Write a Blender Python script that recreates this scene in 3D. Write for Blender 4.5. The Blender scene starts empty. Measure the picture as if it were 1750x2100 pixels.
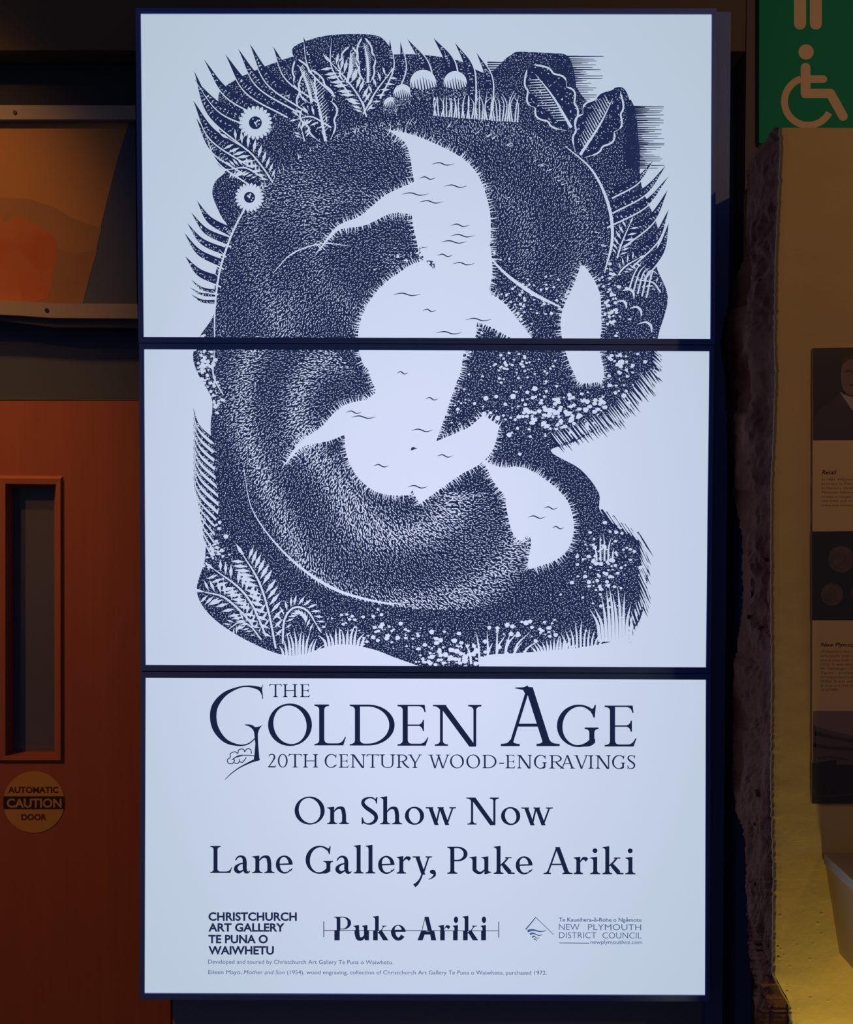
import bpy, math, random
import numpy as np
from mathutils import Vector, noise
from mathutils.geometry import tessellate_polygon
random.seed(7); rng = np.random.default_rng(11)
SC = bpy.context.scene; C = SC.collection

# ---------------------------------------------------------------- camera
CX, CY, CZ = 0.0045, -1.53943, 1.47841
PI_, YA, RO = -0.01756, -0.00215, 0.00242
F_PX = 1752.0
FW = Vector((math.sin(YA)*math.cos(PI_), math.cos(YA)*math.cos(PI_), math.sin(PI_)))
R0 = Vector((math.cos(YA), -math.sin(YA), 0)); U0 = R0.cross(FW)
RT = R0*math.cos(RO)+U0*math.sin(RO); UP = -R0*math.sin(RO)+U0*math.cos(RO)
cd = bpy.data.cameras.new('camera'); cam = bpy.data.objects.new('camera', cd); C.objects.link(cam)
from mathutils import Matrix
cam.matrix_world = Matrix(((RT.x, UP.x, -FW.x, CX), (RT.y, UP.y, -FW.y, CY), (RT.z, UP.z, -FW.z, CZ), (0, 0, 0, 1)))
cd.sensor_fit = 'HORIZONTAL'; cd.sensor_width = 36; cd.lens = 36*F_PX/1750; cd.clip_start = 0.02
SC.camera = cam

# ---------------------------------------------------------------- world, exposure, lights
w = bpy.data.worlds.new('world'); SC.world = w; w.use_nodes = True
w.node_tree.nodes['Background'].inputs[0].default_value = (0.55, 0.62, 1.0, 1)
w.node_tree.nodes['Background'].inputs[1].default_value = 0.075
SC.view_settings.view_transform = 'Standard'; SC.view_settings.look = 'None'
SC.view_settings.gamma = 1; SC.view_settings.exposure = 0; SC.view_settings.use_curve_mapping = False
SC.cycles.max_bounces = 4; SC.cycles.sample_clamp_indirect = 2.0

def spot(name, loc, to, power, col, size, blend, rad=0.05):
    l = bpy.data.lights.new(name, 'SPOT'); l.energy = power; l.color = col
    l.spot_size = math.radians(size); l.spot_blend = blend; l.shadow_soft_size = rad
    o = bpy.data.objects.new(name, l); C.objects.link(o); o.location = loc
    o.rotation_euler = (Vector(to)-Vector(loc)).to_track_quat('-Z', 'Y').to_euler(); return o
WARM = (1.0, 0.50, 0.17)
spot('poster_spot', (-1.35, -0.9, 3.2), (-0.90, 0.1, 1.93), 74, (1.0, 0.42, 0.06), 27, 1.0)
spot('door_spot', (-1.9, -1.2, 2.9), (-1.0, 0.1, 0.6), 90, (1.0, 0.36, 0.06), 56, 1.0)
spot('wall_warm_spot', (1.6, -2.2, 3.1), (0.95, -0.2, 2.05), 38, (1.0, 0.54, 0.14), 54, 1.0)
spot('low_yellow_spot', (0.67, -0.33, 0.30), (0.68, -0.22, 0.80), 7.5, (1.0, 0.88, 0.20), 110, 1.0, 0.03)
spot('screen_side_warm', (-0.6, -2.6, 3.2), (0.2, 0.1, 1.9), 0.7, (1.0, 0.62, 0.4), 70, 1.0)

# ---------------------------------------------------------------- pixel -> world
def ray(px, py): return FW + RT*((px-875)/F_PX) + UP*((1050-py)/F_PX)
O = Vector((CX, CY, CZ))
def at(px, py, Y=0.0):
    d = ray(px, py); return O + d*((Y-CY)/d.y)
def atX(px, py, X):
    d = ray(px, py); return O + d*((X-CX)/d.x)
def at_arr(P, Y=0.0):
    P = np.asarray(P, float); a = (P[:, 0]-875)/F_PX; b = (1050-P[:, 1])/F_PX
    d = np.array(FW)[None]+np.outer(a, np.array(RT))+np.outer(b, np.array(UP))
    t = (Y-CY)/d[:, 1]; return np.array(O)[None]+d*t[:, None]

# ---------------------------------------------------------------- materials
def srgb(r, g, b):
    f = lambda c: (c/255/12.92) if c/255 <= .04045 else ((c/255+.055)/1.055)**2.4
    return (f(r), f(g), f(b), 1)
def mat(name, col, rough=.6, metal=0, bump=None, vary=None, spec=.4, coat=0):
    m = bpy.data.materials.new(name); m.use_nodes = True; nt = m.node_tree; b = nt.nodes['Principled BSDF']
    b.inputs['Base Color'].default_value = (*col[:3], 1); b.inputs['Roughness'].default_value = rough
    b.inputs['Metallic'].default_value = metal; b.inputs['Specular IOR Level'].default_value = spec
    b.inputs['Coat Weight'].default_value = coat
    tc = nt.nodes.new('ShaderNodeTexCoord')
    if vary:   # (scale vector, amount, second colour)
        mp = nt.nodes.new('ShaderNodeMapping'); mp.inputs['Scale'].default_value = vary[0]
        nt.links.new(tc.outputs['Object'], mp.inputs[0])
        n = nt.nodes.new('ShaderNodeTexNoise'); n.inputs['Scale'].default_value = 1; n.inputs['Detail'].default_value = 5
        nt.links.new(mp.outputs[0], n.inputs['Vector'])
        r = nt.nodes.new('ShaderNodeValToRGB'); r.color_ramp.elements[0].position = .5-vary[1]; r.color_ramp.elements[1].position = .5+vary[1]
        r.color_ramp.elements[0].color = (*col[:3], 1); r.color_ramp.elements[1].color = (*vary[2][:3], 1)
        nt.links.new(n.outputs[0], r.inputs[0]); nt.links.new(r.outputs[0], b.inputs['Base Color'])
    if bump:   # (scale, strength, distance)
        n2 = nt.nodes.new('ShaderNodeTexNoise'); n2.inputs['Scale'].default_value = bump[0]; n2.inputs['Detail'].default_value = 6
        nt.links.new(tc.outputs['Object'], n2.inputs['Vector'])
        bp = nt.nodes.new('ShaderNodeBump'); bp.inputs['Strength'].default_value = bump[1]; bp.inputs['Distance'].default_value = bump[2]
        nt.links.new(n2.outputs[0], bp.inputs['Height']); nt.links.new(bp.outputs[0], b.inputs['Normal'])
    return m
def emit(name, col, s=1.0):
    m = bpy.data.materials.new(name); m.use_nodes = True; nt = m.node_tree; nt.nodes.clear()
    e = nt.nodes.new('ShaderNodeEmission'); o = nt.nodes.new('ShaderNodeOutputMaterial')
    e.inputs[0].default_value = (*col[:3], 1); e.inputs[1].default_value = s
    nt.links.new(e.outputs[0], o.inputs[0]); return m
def screen_mat(name, edge, mid, pz, sx, sz):
    """LCD backlight: brighter, more violet in the middle of the stack, duller towards the edges"""
    m = bpy.data.materials.new(name); m.use_nodes = True; nt = m.node_tree; nt.nodes.clear(); N = nt.nodes.new; L = nt.links.new
    tc = N('ShaderNodeTexCoord'); sp = N('ShaderNodeSeparateXYZ'); L(tc.outputs['Object'], sp.inputs[0])
    def mth(op, a, b=None):
        n = N('ShaderNodeMath'); n.operation = op
        for i, v in enumerate((a, b)):
            if v is None: continue
            if isinstance(v, (int, float)): n.inputs[i].default_value = v
            else: L(v, n.inputs[i])
        return n.outputs[0]
    dx = mth('DIVIDE', sp.outputs[0], sx); dz = mth('DIVIDE', mth('SUBTRACT', sp.outputs[2], pz), sz)
    q = mth('ADD', mth('MULTIPLY', dx, dx), mth('MULTIPLY', dz, dz))
    g = mth('EXPONENT', mth('MULTIPLY', q, -1.0))
    mx = N('ShaderNodeMix'); mx.data_type = 'RGBA'; L(g, mx.inputs[0]); mx.inputs[6].default_value = edge; mx.inputs[7].default_value = mid
    e = N('ShaderNodeEmission'); L(mx.outputs[2], e.inputs[0]); o = N('ShaderNodeOutputMaterial'); L(e.outputs[0], o.inputs[0]); return m
M_LIT = screen_mat('lit_pixels', srgb(179, 196, 211), srgb(214, 221, 251), 1.36, 0.50, 0.86)
M_INK = emit('dark_pixels', srgb(31, 42, 78))
M_INK2 = emit('dark_pixels_dense', srgb(26, 34, 66))
M_SOFT = emit('grey_blue_pixels', srgb(72, 90, 138))
M_BEZEL = mat('bezel_flare_navy', (.07, .14, .52), .5)  # blue in the plastic stands for flare bleeding from the screens
M_CASE = mat('housing_black', (.030, .036, .085), .5)
M_DARKWALL = mat('dark_wall_paint', (.055, .075, .125), .9, bump=(60, .2, .001))
M_SOFFIT = mat('soffit_brown', (.13, .085, .055), .9)
M_BLACK = mat('soffit_shade_black', (.03, .035, .05), .9)
M_STRIP = mat('brown_trim', (.12, .08, .085), .7)
M_NAVY = mat('cladding_flare_navy', (.11, .17, .48), .55)  # blue raised to paint in the flare glow beside the screens
M_CREAM = mat('cream_plaster', (.66, .43, .17), .85, bump=(55, .35, .002), vary=((6, 6, 6), .3, (.58, .37, .145)))
M_EDGE = mat('broken_plaster_edge', (.26, .18, .09), .9)
M_ROCK = mat('broken_maroon_core', (.082, .026, .022), .75, bump=(30, .55, .006), vary=((14, 14, 14), .25, (.125, .050, .044)), spec=.08)
M_WOOD = mat('red_wood_veneer', (.29, .082, .037), .5, bump=(40, .1, .0005), vary=((70, 70, 2.2), .3, (.34, .098, .043)))
M_BEAD = mat('red_wood_beading', (.33, .105, .048), .4)
M_GLASS = mat('dark_vision_glass', (.10, .11, .15), .12, spec=.3, vary=((2, 2, 1.2), .2, (.075, .08, .11)))
M_STICKY = mat('yellow_sticker', (.46, .26, .055), .5)
M_STICKB = mat('sticker_black', (.030, .016, .012), .5)
M_STICKR = mat('sticker_maroon', (.085, .010, .006), .5)
M_RAIL = mat('white_rail', (.29, .24, .22), .45)
M_SCREW = mat('dark_screw', (.03, .03, .03), .4, .6)
M_GREEN = mat('green_sign_face', (.006, .27, .13), .6, spec=.12)
M_PICTO = mat('cream_pictogram', (.76, .50, .27), .6)
M_TABLE = mat('shelf_paint', (.42, .26, .15), .6)
M_TABLE2 = mat('shelf_edge', (.52, .46, .36), .4)
M_FLOOR = mat('grey_carpet', (.05, .045, .045), .95, bump=(300, .5, .003))

# ---------------------------------------------------------------- object helpers
def tag(o, label=None, cat=None, group=None, kind=None):
    for k, v in (('label', label), ('category', cat), ('group', group), ('kind', kind)):
        if v: o[k] = v
    return o
def mesh(name, verts, faces, m, parent=None, smooth=False, mids=None):
    me = bpy.data.meshes.new(name); me.from_pydata([tuple(v) for v in verts], [], faces)
    for mm in (m if isinstance(m, list) else [m]): me.materials.append(mm)
    if mids is not None: me.polygons.foreach_set('material_index', mids)
    if smooth: me.polygons.foreach_set('use_smooth', [True]*len(me.polygons))
    me.update(); o = bpy.data.objects.new(name, me); C.objects.link(o)
    if parent: o.parent = parent; o.matrix_parent_inverse = Matrix.Translation(-parent.location)
    return o
def empty(name, loc, label=None, cat=None, group=None, kind=None):
    o = bpy.data.objects.new(name, None); C.objects.link(o); o.location = loc; o.empty_display_size = .05
    return tag(o, label, cat, group, kind)
def bevel(o, w=.002, n=2):
    b = o.modifiers.new('bevel', 'BEVEL'); b.width = w; b.segments = n; b.limit_method = 'ANGLE'; return o
def box(name, x0, x1, y0, y1, z0, z1, m, parent=None, bv=0):
    v = [(x, y, z) for x in (x0, x1) for y in (y0, y1) for z in (z0, z1)]
    f = [(0, 1, 3, 2), (4, 6, 7, 5), (0, 4, 5, 1), (2, 3, 7, 6), (0, 2, 6, 4), (1, 5, 7, 3)]
    o = mesh(name, v, f, m, parent)
    if bv: bevel(o, bv)
    return o
def slab(name, loop, Y, depth, m, parent=None, bv=0, hole=None):
    """extrude a pixel-measured outline standing at plane Y backwards by depth, real thickness"""
    fr = [at(x, y, Y) for x, y in loop]; n = len(fr)
    loops = [fr]
    if hole: loops.append([at(x, y, Y) for x, y in hole])
    allv = [v for l in loops for v in l]
    tri = tessellate_polygon([[Vector((v.x, v.z, 0)) for v in l] for l in loops])
    V = allv+[Vector((v.x, v.y+depth, v.z)) for v in allv]; N = len(allv)
    Fc = [tuple(t) for t in tri]+[tuple(N+i for i in reversed(t)) for t in tri]
    k = 0
    for l in loops:
        for i in range(len(l)):
            a, b = k+i, k+(i+1) % len(l); Fc.append((a, b, N+b, N+a))
        k += len(l)
    o = mesh(name, V, Fc, m, parent)
    import bmesh
    bm = bmesh.new(); bm.from_mesh(o.data); bmesh.ops.recalc_face_normals(bm, faces=bm.faces)
    bmesh.ops.dissolve_limit(bm, angle_limit=.001, verts=bm.verts, edges=bm.edges); bm.to_mesh(o.data); bm.free()
    if bv: bevel(o, bv)
    return o
def disc(name, px, py, Y, r, depth, m, parent=None, n=32):
    return slab(name, [(px+r*math.cos(2*math.pi*i/n), py+r*math.sin(2*math.pi*i/n)) for i in range(n)], Y, depth, m, parent)

# ================================================================ SETTING
XL, XR = -2.2, 2.2
tag(box('floor', XL, XR, -3.2, .30, -.05, 0, M_FLOOR), kind='structure')
tag(box('wall_back', XL, XR, .18, .30, 0, 3.4, M_DARKWALL), kind='structure')
# soffit above, its lower edge shows at the top left
zs = at(100, 103, .06).z
tag(box('wall_upper', XL, at(1530, 20, .06).x, .06, .18, zs, 3.4, M_SOFFIT), kind='structure')
# dark band wall above the door (front of it sits just behind the poster)
xr = at(352, 900, .12).x
za = at(100, 822, .12).z
tag(box('wall_left', XL, xr, .12, .18, za+.001, zs-.001, M_DARKWALL), kind='structure')
tag(box('trim_3', XL, at(286, 150, .11).x, .105, .1195, at(100, 230, .11).z, zs-.002, M_BLACK), kind='structure')  # thin black board painting in the shade below the soffit
# right of the screens: brown upright trim, and navy panels coloured to imitate camera flare
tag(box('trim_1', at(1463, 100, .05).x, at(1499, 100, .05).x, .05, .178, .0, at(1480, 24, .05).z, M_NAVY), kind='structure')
tag(box('trim_2', at(1531, 100, .13).x, at(1556, 100, .13).x, .13, .178, .0, 3.39, M_STRIP), kind='structure')

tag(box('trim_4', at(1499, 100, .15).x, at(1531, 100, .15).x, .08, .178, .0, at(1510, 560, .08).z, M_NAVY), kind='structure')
tag(box('trim_5', at(354, 2080, .07).x, at(1463, 2080, .07).x, .07, .178, 0, at(800, 2050, .07).z, mat('kick_panel', (.22, .22, .32), .7)), kind='structure')
# --- door
door = empty('door_1', (at(-100, 900, .09).x, .09, 0), kind='structure')
YD = .09
dl = (at(-330, 1000, YD)); 
slab('door_leaf', [(-330, 822), (351, 822), (349, 1500), (350, 2640), (-330, 2640)], YD, .045, M_WOOD, door, hole=[(14, 990), (14, 1549), (122, 1549), (122, 990)])
def ring_quad(name, outer, inner, Yo, Yi, m, parent):
    V = [at(x, y, Yo) for x, y in outer]+[at(x, y, Yi) for x, y in inner]
    return mesh(name, V, [(i, (i+1) % 4, 4+(i+1) % 4, 4+i) for i in range(4)], m, parent)
# moulded beading: raised outer lip, chamfer down to the glass
bo = [(-6, 975), (129, 976), (129, 1565), (-6, 1565)]; b1 = [(0, 981), (124, 982), (124, 1559), (0, 1559)]
b2 = [(11, 992), (115, 993), (115, 1550), (11, 1550)]; b3 = [(26, 1001), (111, 1000), (111, 1547), (24, 1548)]
V = []; 
for lp, y in ((bo, YD), (b1, YD-.006), (b2, YD-.005), (b3, YD+.022)): V += [at(px_, py_, y) for px_, py_ in lp]
mesh('beading', V, [(r*4+i, r*4+(i+1) % 4, r*4+4+(i+1) % 4, r*4+4+i) for r in range(3) for i in range(4)], M_BEAD, door)
slab('glass_pane', [(8, 985), (118, 985), (118, 1556), (8, 1556)], YD+.024, .006, M_GLASS, door)

# ================================================================ 2-D drawing kit (y up units or pixels)
def cat_rom(pts, n=8):
    P = [np.array(p, float) for p in pts]
    if len(P) == 2: return [P[0]+(P[1]-P[0])*t/n for t in range(n+1)]
    out = []
    Q = [2*P[0]-P[1]]+P+[2*P[-1]-P[-2]]
    for i in range(1, len(Q)-2):
        for k in range(n):
            t = k/n; a, b, c, d = Q[i-1], Q[i], Q[i+1], Q[i+2]
            out.append(.5*((2*b)+(c-a)*t+(2*a-5*b+4*c-d)*t*t+(-a+3*b-3*c+d)*t**3))
    out.append(P[-1]); return out
def strip(pts, ws, n=8):
    """list of quads along a smooth centre line of varying width"""
    q = cat_rom([tuple(p)+(w_,) for p, w_ in zip(pts, ws)], n)
    q = np.array(q); c = q[:, :2]; w_ = np.maximum(q[:, 2], .02)/2
    d = np.gradient(c, axis=0); d /= np.maximum(np.linalg.norm(d, axis=1), 1e-9)[:, None]; nrm = np.stack([-d[:, 1], d[:, 0]], 1)
    a = c+nrm*w_[:, None]; b = c-nrm*w_[:, None]
    return [[a[i], a[i+1], b[i+1], b[i]] for i in range(len(a)-1)]
def quad(a, c, b, n=6):
    a, b, c = map(lambda p: np.array(p, float), (a, b, c))
    return [tuple((1-t)**2*a+2*t*(1-t)*c+t*t*b) for t in [i/n for i in range(n+1)]]
def tris(poly):
    if len(poly) == 3: return [poly]
    if len(poly) == 4: return [[poly[0], poly[1], poly[2]], [poly[0], poly[2], poly[3]]]
    t = tessellate_polygon([[Vector((p[0], p[1], 0)) for p in poly]])
    return [[poly[i] for i in q] for q in t]
def ringpoly(cx, cy, rx, ry, wx, wy, tilt=0, n=40, off=0):
    o = []; i_ = []
    for k in range(n+1):
        a = 2*math.pi*k/n
        o.append((cx+rx*math.cos(a), cy+ry*math.sin(a)))
        x, y = (rx-wx)*math.cos(a-tilt*0), (ry-wy)*math.sin(a)
        c, s = math.cos(tilt), math.sin(tilt); i_.append((cx+x*c-y*s*(rx/ry), cy+x*s*(ry/rx)*.3+y*c))
    return [[o[k], o[k+1], i_[k+1], i_[k]] for k in range(n)]
def arc(cx, cy, rx, ry, a0, a1, w_, t_, n=28, e0=1, e1=1, tilt=10):
    """elliptic arc, thick where vertical, thin where horizontal; e0/e1 end width factors"""
    o = []; i_ = []
    for k in range(n+1):
        u = k/n; a = math.radians(a0+(a1-a0)*u); f = abs(math.cos(a-math.radians(tilt)))**1.5
        ww = (t_+(w_-t_)*f)*(e0 if u < .08 else (e1 if u > .92 else 1))
        p = np.array((cx+rx*math.cos(a), cy+ry*math.sin(a))); nrm = np.array((math.cos(a)/rx, math.sin(a)/ry)); nrm /= np.linalg.norm(nrm)
        o.append(p); i_.append(p-nrm*ww)
    return [[o[k], o[k+1], i_[k+1], i_[k]] for k in range(n)]
def stem(x, w_, y0, y1, bl, br, tl, tr, h=3, k=9):
    """upright stroke with bracketed serifs; left edge x"""
    P = []
    if br: P += [(x+w_+br, y0), (x+w_+br, y0+h)]+quad((x+w_+br, y0+h), (x+w_+.5, y0+h+.5), (x+w_, y0+h+k))[1:]
    else: P += [(x+w_, y0)]
    if tr: P += quad((x+w_, y1-h-k), (x+w_+.5, y1-h-.5), (x+w_+tr, y1-h))+[(x+w_+tr, y1)]
    else: P += [(x+w_, y1)]
    if tl: P += [(x-tl, y1), (x-tl, y1-h)]+quad((x-tl, y1-h), (x-.5, y1-h-.5), (x, y1-h-k))[1:]
    else: P += [(x, y1)]
    if bl: P += quad((x, y0+h+k), (x-.5, y0+h+.5), (x-bl, y0+h))+[(x-bl, y0)]
    else: P += [(x, y0)]
    return [P]
def flag(x, w_, y1, l=11, k=14):   # slanted lower-case head serif
    return [[(x+w_*.5, y1), (x+w_*.5, y1-4), (x+w_, y1+1), (x+w_, y1-8), (x, y1-k)]+quad((x, y1-k), (x-1, y1-6), (x-l, y1-4.5))[1:]+[(x-l, y1-2.2)]] if False else \
           [[(x+w_, y1+1), (x+w_, y1-10), (x, y1-k)]+quad((x, y1-k), (x-1, y1-6.5), (x-l, y1-5))[1:]+[(x-l, y1-2.5)]]
def diag(x0, y0, x1, y1, w_):      # horizontal width w_, (x0,x1) are left edges
    return [[(x0, y0), (x0+w_, y0), (x1+w_, y1), (x1, y1)]]
def foot(x, w_, y, l, r, h=3, k=9, up=1, sk=0):   # serif under/over a diagonal end; sk shifts the bracket top
    if up: P = [(x-l, y), (x+w_+r, y), (x+w_+r, y+h)]+quad((x+w_+r, y+h), (x+w_+sk*.4, y+h), (x+w_+sk, y+h+k))[1:]+quad((x+sk, y+h+k), (x+sk*.4, y+h), (x-l, y+h))
    else: P = [(x-l, y), (x+w_+r, y), (x+w_+r, y-h)]+quad((x+w_+r, y-h), (x+w_+sk*.4, y-h), (x+w_+sk, y-h-k))[1:]+quad((x+sk, y-h-k), (x+sk*.4, y-h), (x-l, y-h))
    return [P]
def dot(cx, cy, r, n=16): return [[(cx+r*math.cos(2*math.pi*i/n), cy+r*math.sin(2*math.pi*i/n)) for i in range(n)]]

XH = 64    # x height for cap height 100
def glyph(ch, w_=14, t=5, s=11, sans=False):
    S = 0 if sans else s; h = t*.75; G = []
    kw = dict(h=h, k=9)
    if ch == 'O': G += ringpoly(54, 50, 54, 52, w_*1.05, t, .09)
    elif ch == 'o': G += ringpoly(34, XH/2, 34, XH/2+1.5, w_, t, .1)
    elif ch == '0': G += ringpoly(33, 50, 33, 51, w_*.95, t, 0)
    elif ch == 'L':
        G += stem(S, w_, 0, 100, S, 0, S, S, **kw)
        x = S+w_; G += [[(S, 0), (x+44, 0), (x+50, 21), (x+47.5, 21)]+quad((x+47.5, 21), (x+42, h+1.5), (x+30, h+1.5))[1:]+quad((x+12, h+1.5), (x, h+1), (x, 16))+[(S, 16)]]
    elif ch == 'E':
        G += stem(S, w_, 0, 100, S, 0, S, 0, **kw); x = S+w_
        G += [[(S, 0), (x+38, 0), (x+44, 20), (x+41.5, 20)]+quad((x+41.5, 20), (x+36, h+1.5), (x+26, h+1.5))[1:]+quad((x+10, h+1.5), (x, h+1), (x, 15))+[(S, 15)]]
        G += [[(S, 100), (x+36, 100), (x+38, 82), (x+35.5, 82)]+quad((x+35.5, 82), (x+33, 100-h), (x+22, 100-h))[1:]+[(S, 100-h)]]
        G += [[(x-1, 50+h*.5), (x+24, 50+h*.5)]+quad((x+24, 50+h*.5), (x+31, 51+h), (x+32, 63))[1:]+[(x+34.5, 63), (x+34.5, 36), (x+32, 36)]+quad((x+32, 36), (x+31, 49-h), (x+24, 50-h*.5))[1:]+[(x-1, 50-h*.5)]]
    elif ch == 'D':
        G += stem(S, w_, 0, 100, S, 0, S, 0, **kw); x = S+w_
        G += arc(x+18, 50, 56, 50, 90, -90, w_*1.05, t, tilt=0)
        G += [[(x-2, 100), (x+18.5, 100), (x+18.5, 100-t), (x-2, 100-t)], [(x-2, 0), (x+18.5, 0), (x+18.5, t), (x-2, t)]]
        G += [[(x-.5, t-1)]+[(x+14, t-1)]+quad((x+14, t-1), (x, t), (x, t+10))]
    elif ch == 'N':
        tt = max(t*1.25, w_*.5) if not sans else w_
        G += stem(S+6, tt, 0, 97, S, S, 0, 0, **kw); G += stem(S+76, tt, 0, 100, 0, 0, S, S, **kw)
        G += diag(S+6-3, 100, S+76+tt-w_*1.35, -2, w_*1.35)
        if not sans: G += [[(S-9, 100), (S+20, 100), (S+12, 88), (S+6, 88)]+quad((S+6, 88), (S+1, 97), (S-9, 97))[1:]]
    elif ch in 'GC':
        G += arc(52, 50, 52, 52, 52, 315 if ch == 'G' else 318, w_*1.1, t, n=40, tilt=-8)
        if not sans: G += [[(82, 90), (80, 84), (84, 78), (87, 70), (90, 70), (93, 101), (90, 101), (87, 94)]]
        else: G += []
        if ch == 'G':
            G += stem(77, w_, 6, 46, 0, 0, S, S*.9, **kw); G += [[(77, 6), (77, 18), (91, 18), (91, 9), (86, 7)]]
            G += strip([(60, -1+t/2), (76, 3), (85, 8)], [t, t*1.3, t*1.6])
        else: G += strip([(86, 14), (92, 20), (94, 24)], [t, t*.8, 1.5])
    elif ch == 'T':
        G += stem(38, w_, 0, 100, S, S, 0, 0, **kw); c = 38+w_/2
        G += [[(c-40, 100), (c+40, 100), (c+42, 82), (c+39, 82)]+quad((c+39, 82), (c+36, 100-h-.5), (c+24, 100-h-.5))[1:]+quad((c-24, 100-h-.5), (c-36, 100-h-.5), (c-39, 82))+[(c-42, 82)]]
        G += [[(38, 100), (38+w_, 100), (38+w_+5, 100-h)]+quad((38+w_+5, 100-h), (38+w_, 100-h), (38+w_, 88))[1:]+quad((38, 88), (38, 100-h), (33, 100-h))]
    elif ch == 'H':
        G += stem(S, w_, 0, 100, S, S, S, S, **kw); G += stem(S+62, w_, 0, 100, S, S, S, S, **kw)
        G += [[(S+w_-1, 50-t/2), (S+63, 50-t/2), (S+63, 50+t/2), (S+w_-1, 50+t/2)]]
    elif ch == 'I': G += stem(S, w_, 0, 100, S, S, S, S, **kw)
    elif ch == 'U':
        G += stem(S, w_, 38, 100, 0, 0, S, S, **kw); t2 = t*1.3; G += stem(S+64-t2, t2, 38, 100, 0, 0, S, S, **kw)
        G += strip([(S+w_/2, 40), (S+w_/2+1, 24), (S+16, 7), (S+34, 1.5), (S+52, 8), (S+63-t2/2, 24), (S+64-t2/2, 40)], [w_, w_, w_*.7, t, t*1.1, t2, t2])
    elif ch in 'RPB':
        G += stem(S, w_, 0, 100, S, S, S, 0, **kw); x = S+w_
        G += arc(x+12, 73, 36, 27, 90, -90, w_, t, tilt=0)
        G += [[(x-1, 100), (x+13, 100), (x+13, 100-t), (x-1, 100-t)], [(x-1, 46), (x+13, 46), (x+13, 46+t), (x-1, 46+t)]]
        if ch == 'R': G += strip([(x+17, 49), (x+32, 24), (x+52, 4), (x+62, 0)], [w_*1.0, w_*1.05, w_*.9, 2])
    elif ch == 'Y':
        G += stem(40, w_, 0, 44, S, S, 0, 0, **kw); G += diag(8, 98, 40, 40, w_*1.1); G += diag(78, 98, 48, 40, t*1.2)
        G += [[(-3, 100), (26, 100), (26, 100-h), (20, 95), (9, 95), (-3, 100-h)], [(68, 100), (94, 100), (94, 100-h), (84, 95), (78, 95), (68, 100-h)]]
    elif ch == 'V':
        G += diag(8, 98, 43, -2, w_*1.1); G += diag(80, 98, 46, -2, t*1.2)
        G += [[(-3, 100), (27, 100), (27, 100-h), (20, 95), (9, 95), (-3, 100-h)], [(69, 100), (96, 100), (96, 100-h), (86, 95), (80, 95), (69, 100-h)]]
    elif ch == 'W':
        G += diag(8, 98, 36, -2, w_); G += diag(64, 98, 38, -2, t*1.2); G += diag(56, 98, 86, -2, w_); G += diag(120, 98, 89, -2, t*1.2)
        G += [[(-3, 100), (27, 100), (27, 100-h), (20, 95), (9, 95), (-3, 100-h)], [(46, 100), (78, 100), (78, 100-h), (68, 95), (58, 95), (46, 100-h)], [(109, 100), (136, 100), (136, 100-h), (126, 95), (120, 95), (109, 100-h)]]
    elif ch == 'A':
        G += diag(8, 0, 42, 96, t*1.25 if not sans else w_); G += diag(79-w_*.2, 0, 40, 100, w_*1.15)
        G += [[(20, 33), (76, 33), (74, 33+t), (22, 33+t)]]
        if not sans:
            G += foot(7, t*1.25, 0, S*.9, S, h, 7, 1, 3); G += foot(79-w_*.2, w_*1.15, 0, S*.9, S, h, 7, 1, -3)
    elif ch == 'S':
        G += strip([(55, 84), (44, 96), (28, 98.5), (11, 90), (8, 76), (20, 61), (38, 48), (52, 34), (53, 18), (42, 5), (24, 1.5), (10, 8), (5, 20)],
                   [2, t, t*1.05, w_*.75, w_*.9, w_, w_*1.05, w_, w_*.9, w_*.7, t, t*.9, 2], 8)
        G += [[(54, 76), (57, 76), (59, 101), (56, 101), (50, 92)], [(3, 26), (6, 26), (12, 10), (6, 0), (3, 0)]]
    elif ch == '2': G += strip([(6, 78), (14, 93), (30, 98), (46, 90), (49, 74), (40, 54), (22, 28), (7, 8)], [2, w_*.6, t*1.2, w_*.8, w_, w_*.8, t*1.3, t*1.2]); G += [[(2, 0), (56, 0), (62, 20), (59, 20), (52, t*1.7), (2, t*1.7)]]
    elif ch == '-': G += [[(0, 33), (30, 33), (30, 42), (0, 42)]]
    # ---- lower case
    elif ch == 'n':
        G += stem(S, w_, 0, XH-6, S, S, 0, 0, **kw)+flag(S, w_, XH)
        x = S+w_; G += stem(x+28, w_, 0, 36, S, S, 0, 0, **kw)
        G += strip([(x-1, 46), (x+10, 58), (x+22, 60.5), (x+31, 55), (x+28+w_/2, 34)], [t*.7, t*1.3, w_*.75, w_, w_], 8)
    elif ch == 'h':
        G += stem(S, w_, 0, 99, S, S, 0, 0, **kw)+flag(S, w_, 103)
        x = S+w_; G += stem(x+28, w_, 0, 36, S, S, 0, 0, **kw)
        G += strip([(x-1, 46), (x+10, 58), (x+22, 60.5), (x+31, 55), (x+28+w_/2, 34)], [t*.7, t*1.3, w_*.75, w_, w_], 8)
    elif ch == 'l': G += stem(S, w_, 0, 101, S, S, 0, 0, **kw)+flag(S, w_, 105)
    elif ch == 'i': G += stem(S, w_, 0, XH-6, S, S, 0, 0, **kw)+flag(S, w_, XH)+dot(S+w_*.45, 87, w_*.62)
    elif ch == 'r':
        G += stem(S, w_, 0, XH-6, S, S, 0, 0, **kw)+flag(S, w_, XH); x = S+w_
        G += strip([(x-2, 44), (x+8, 56), (x+17, 59)], [t*.6, t*1.4, w_*.9]); G += [[(x+13, 63), (x+24, 64), (x+32, 57), (x+22, 46), (x+14, 54)]]
    elif ch == 'u':
        G += flag(S, w_, XH)+flag(S+w_+28, w_, XH)
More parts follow.
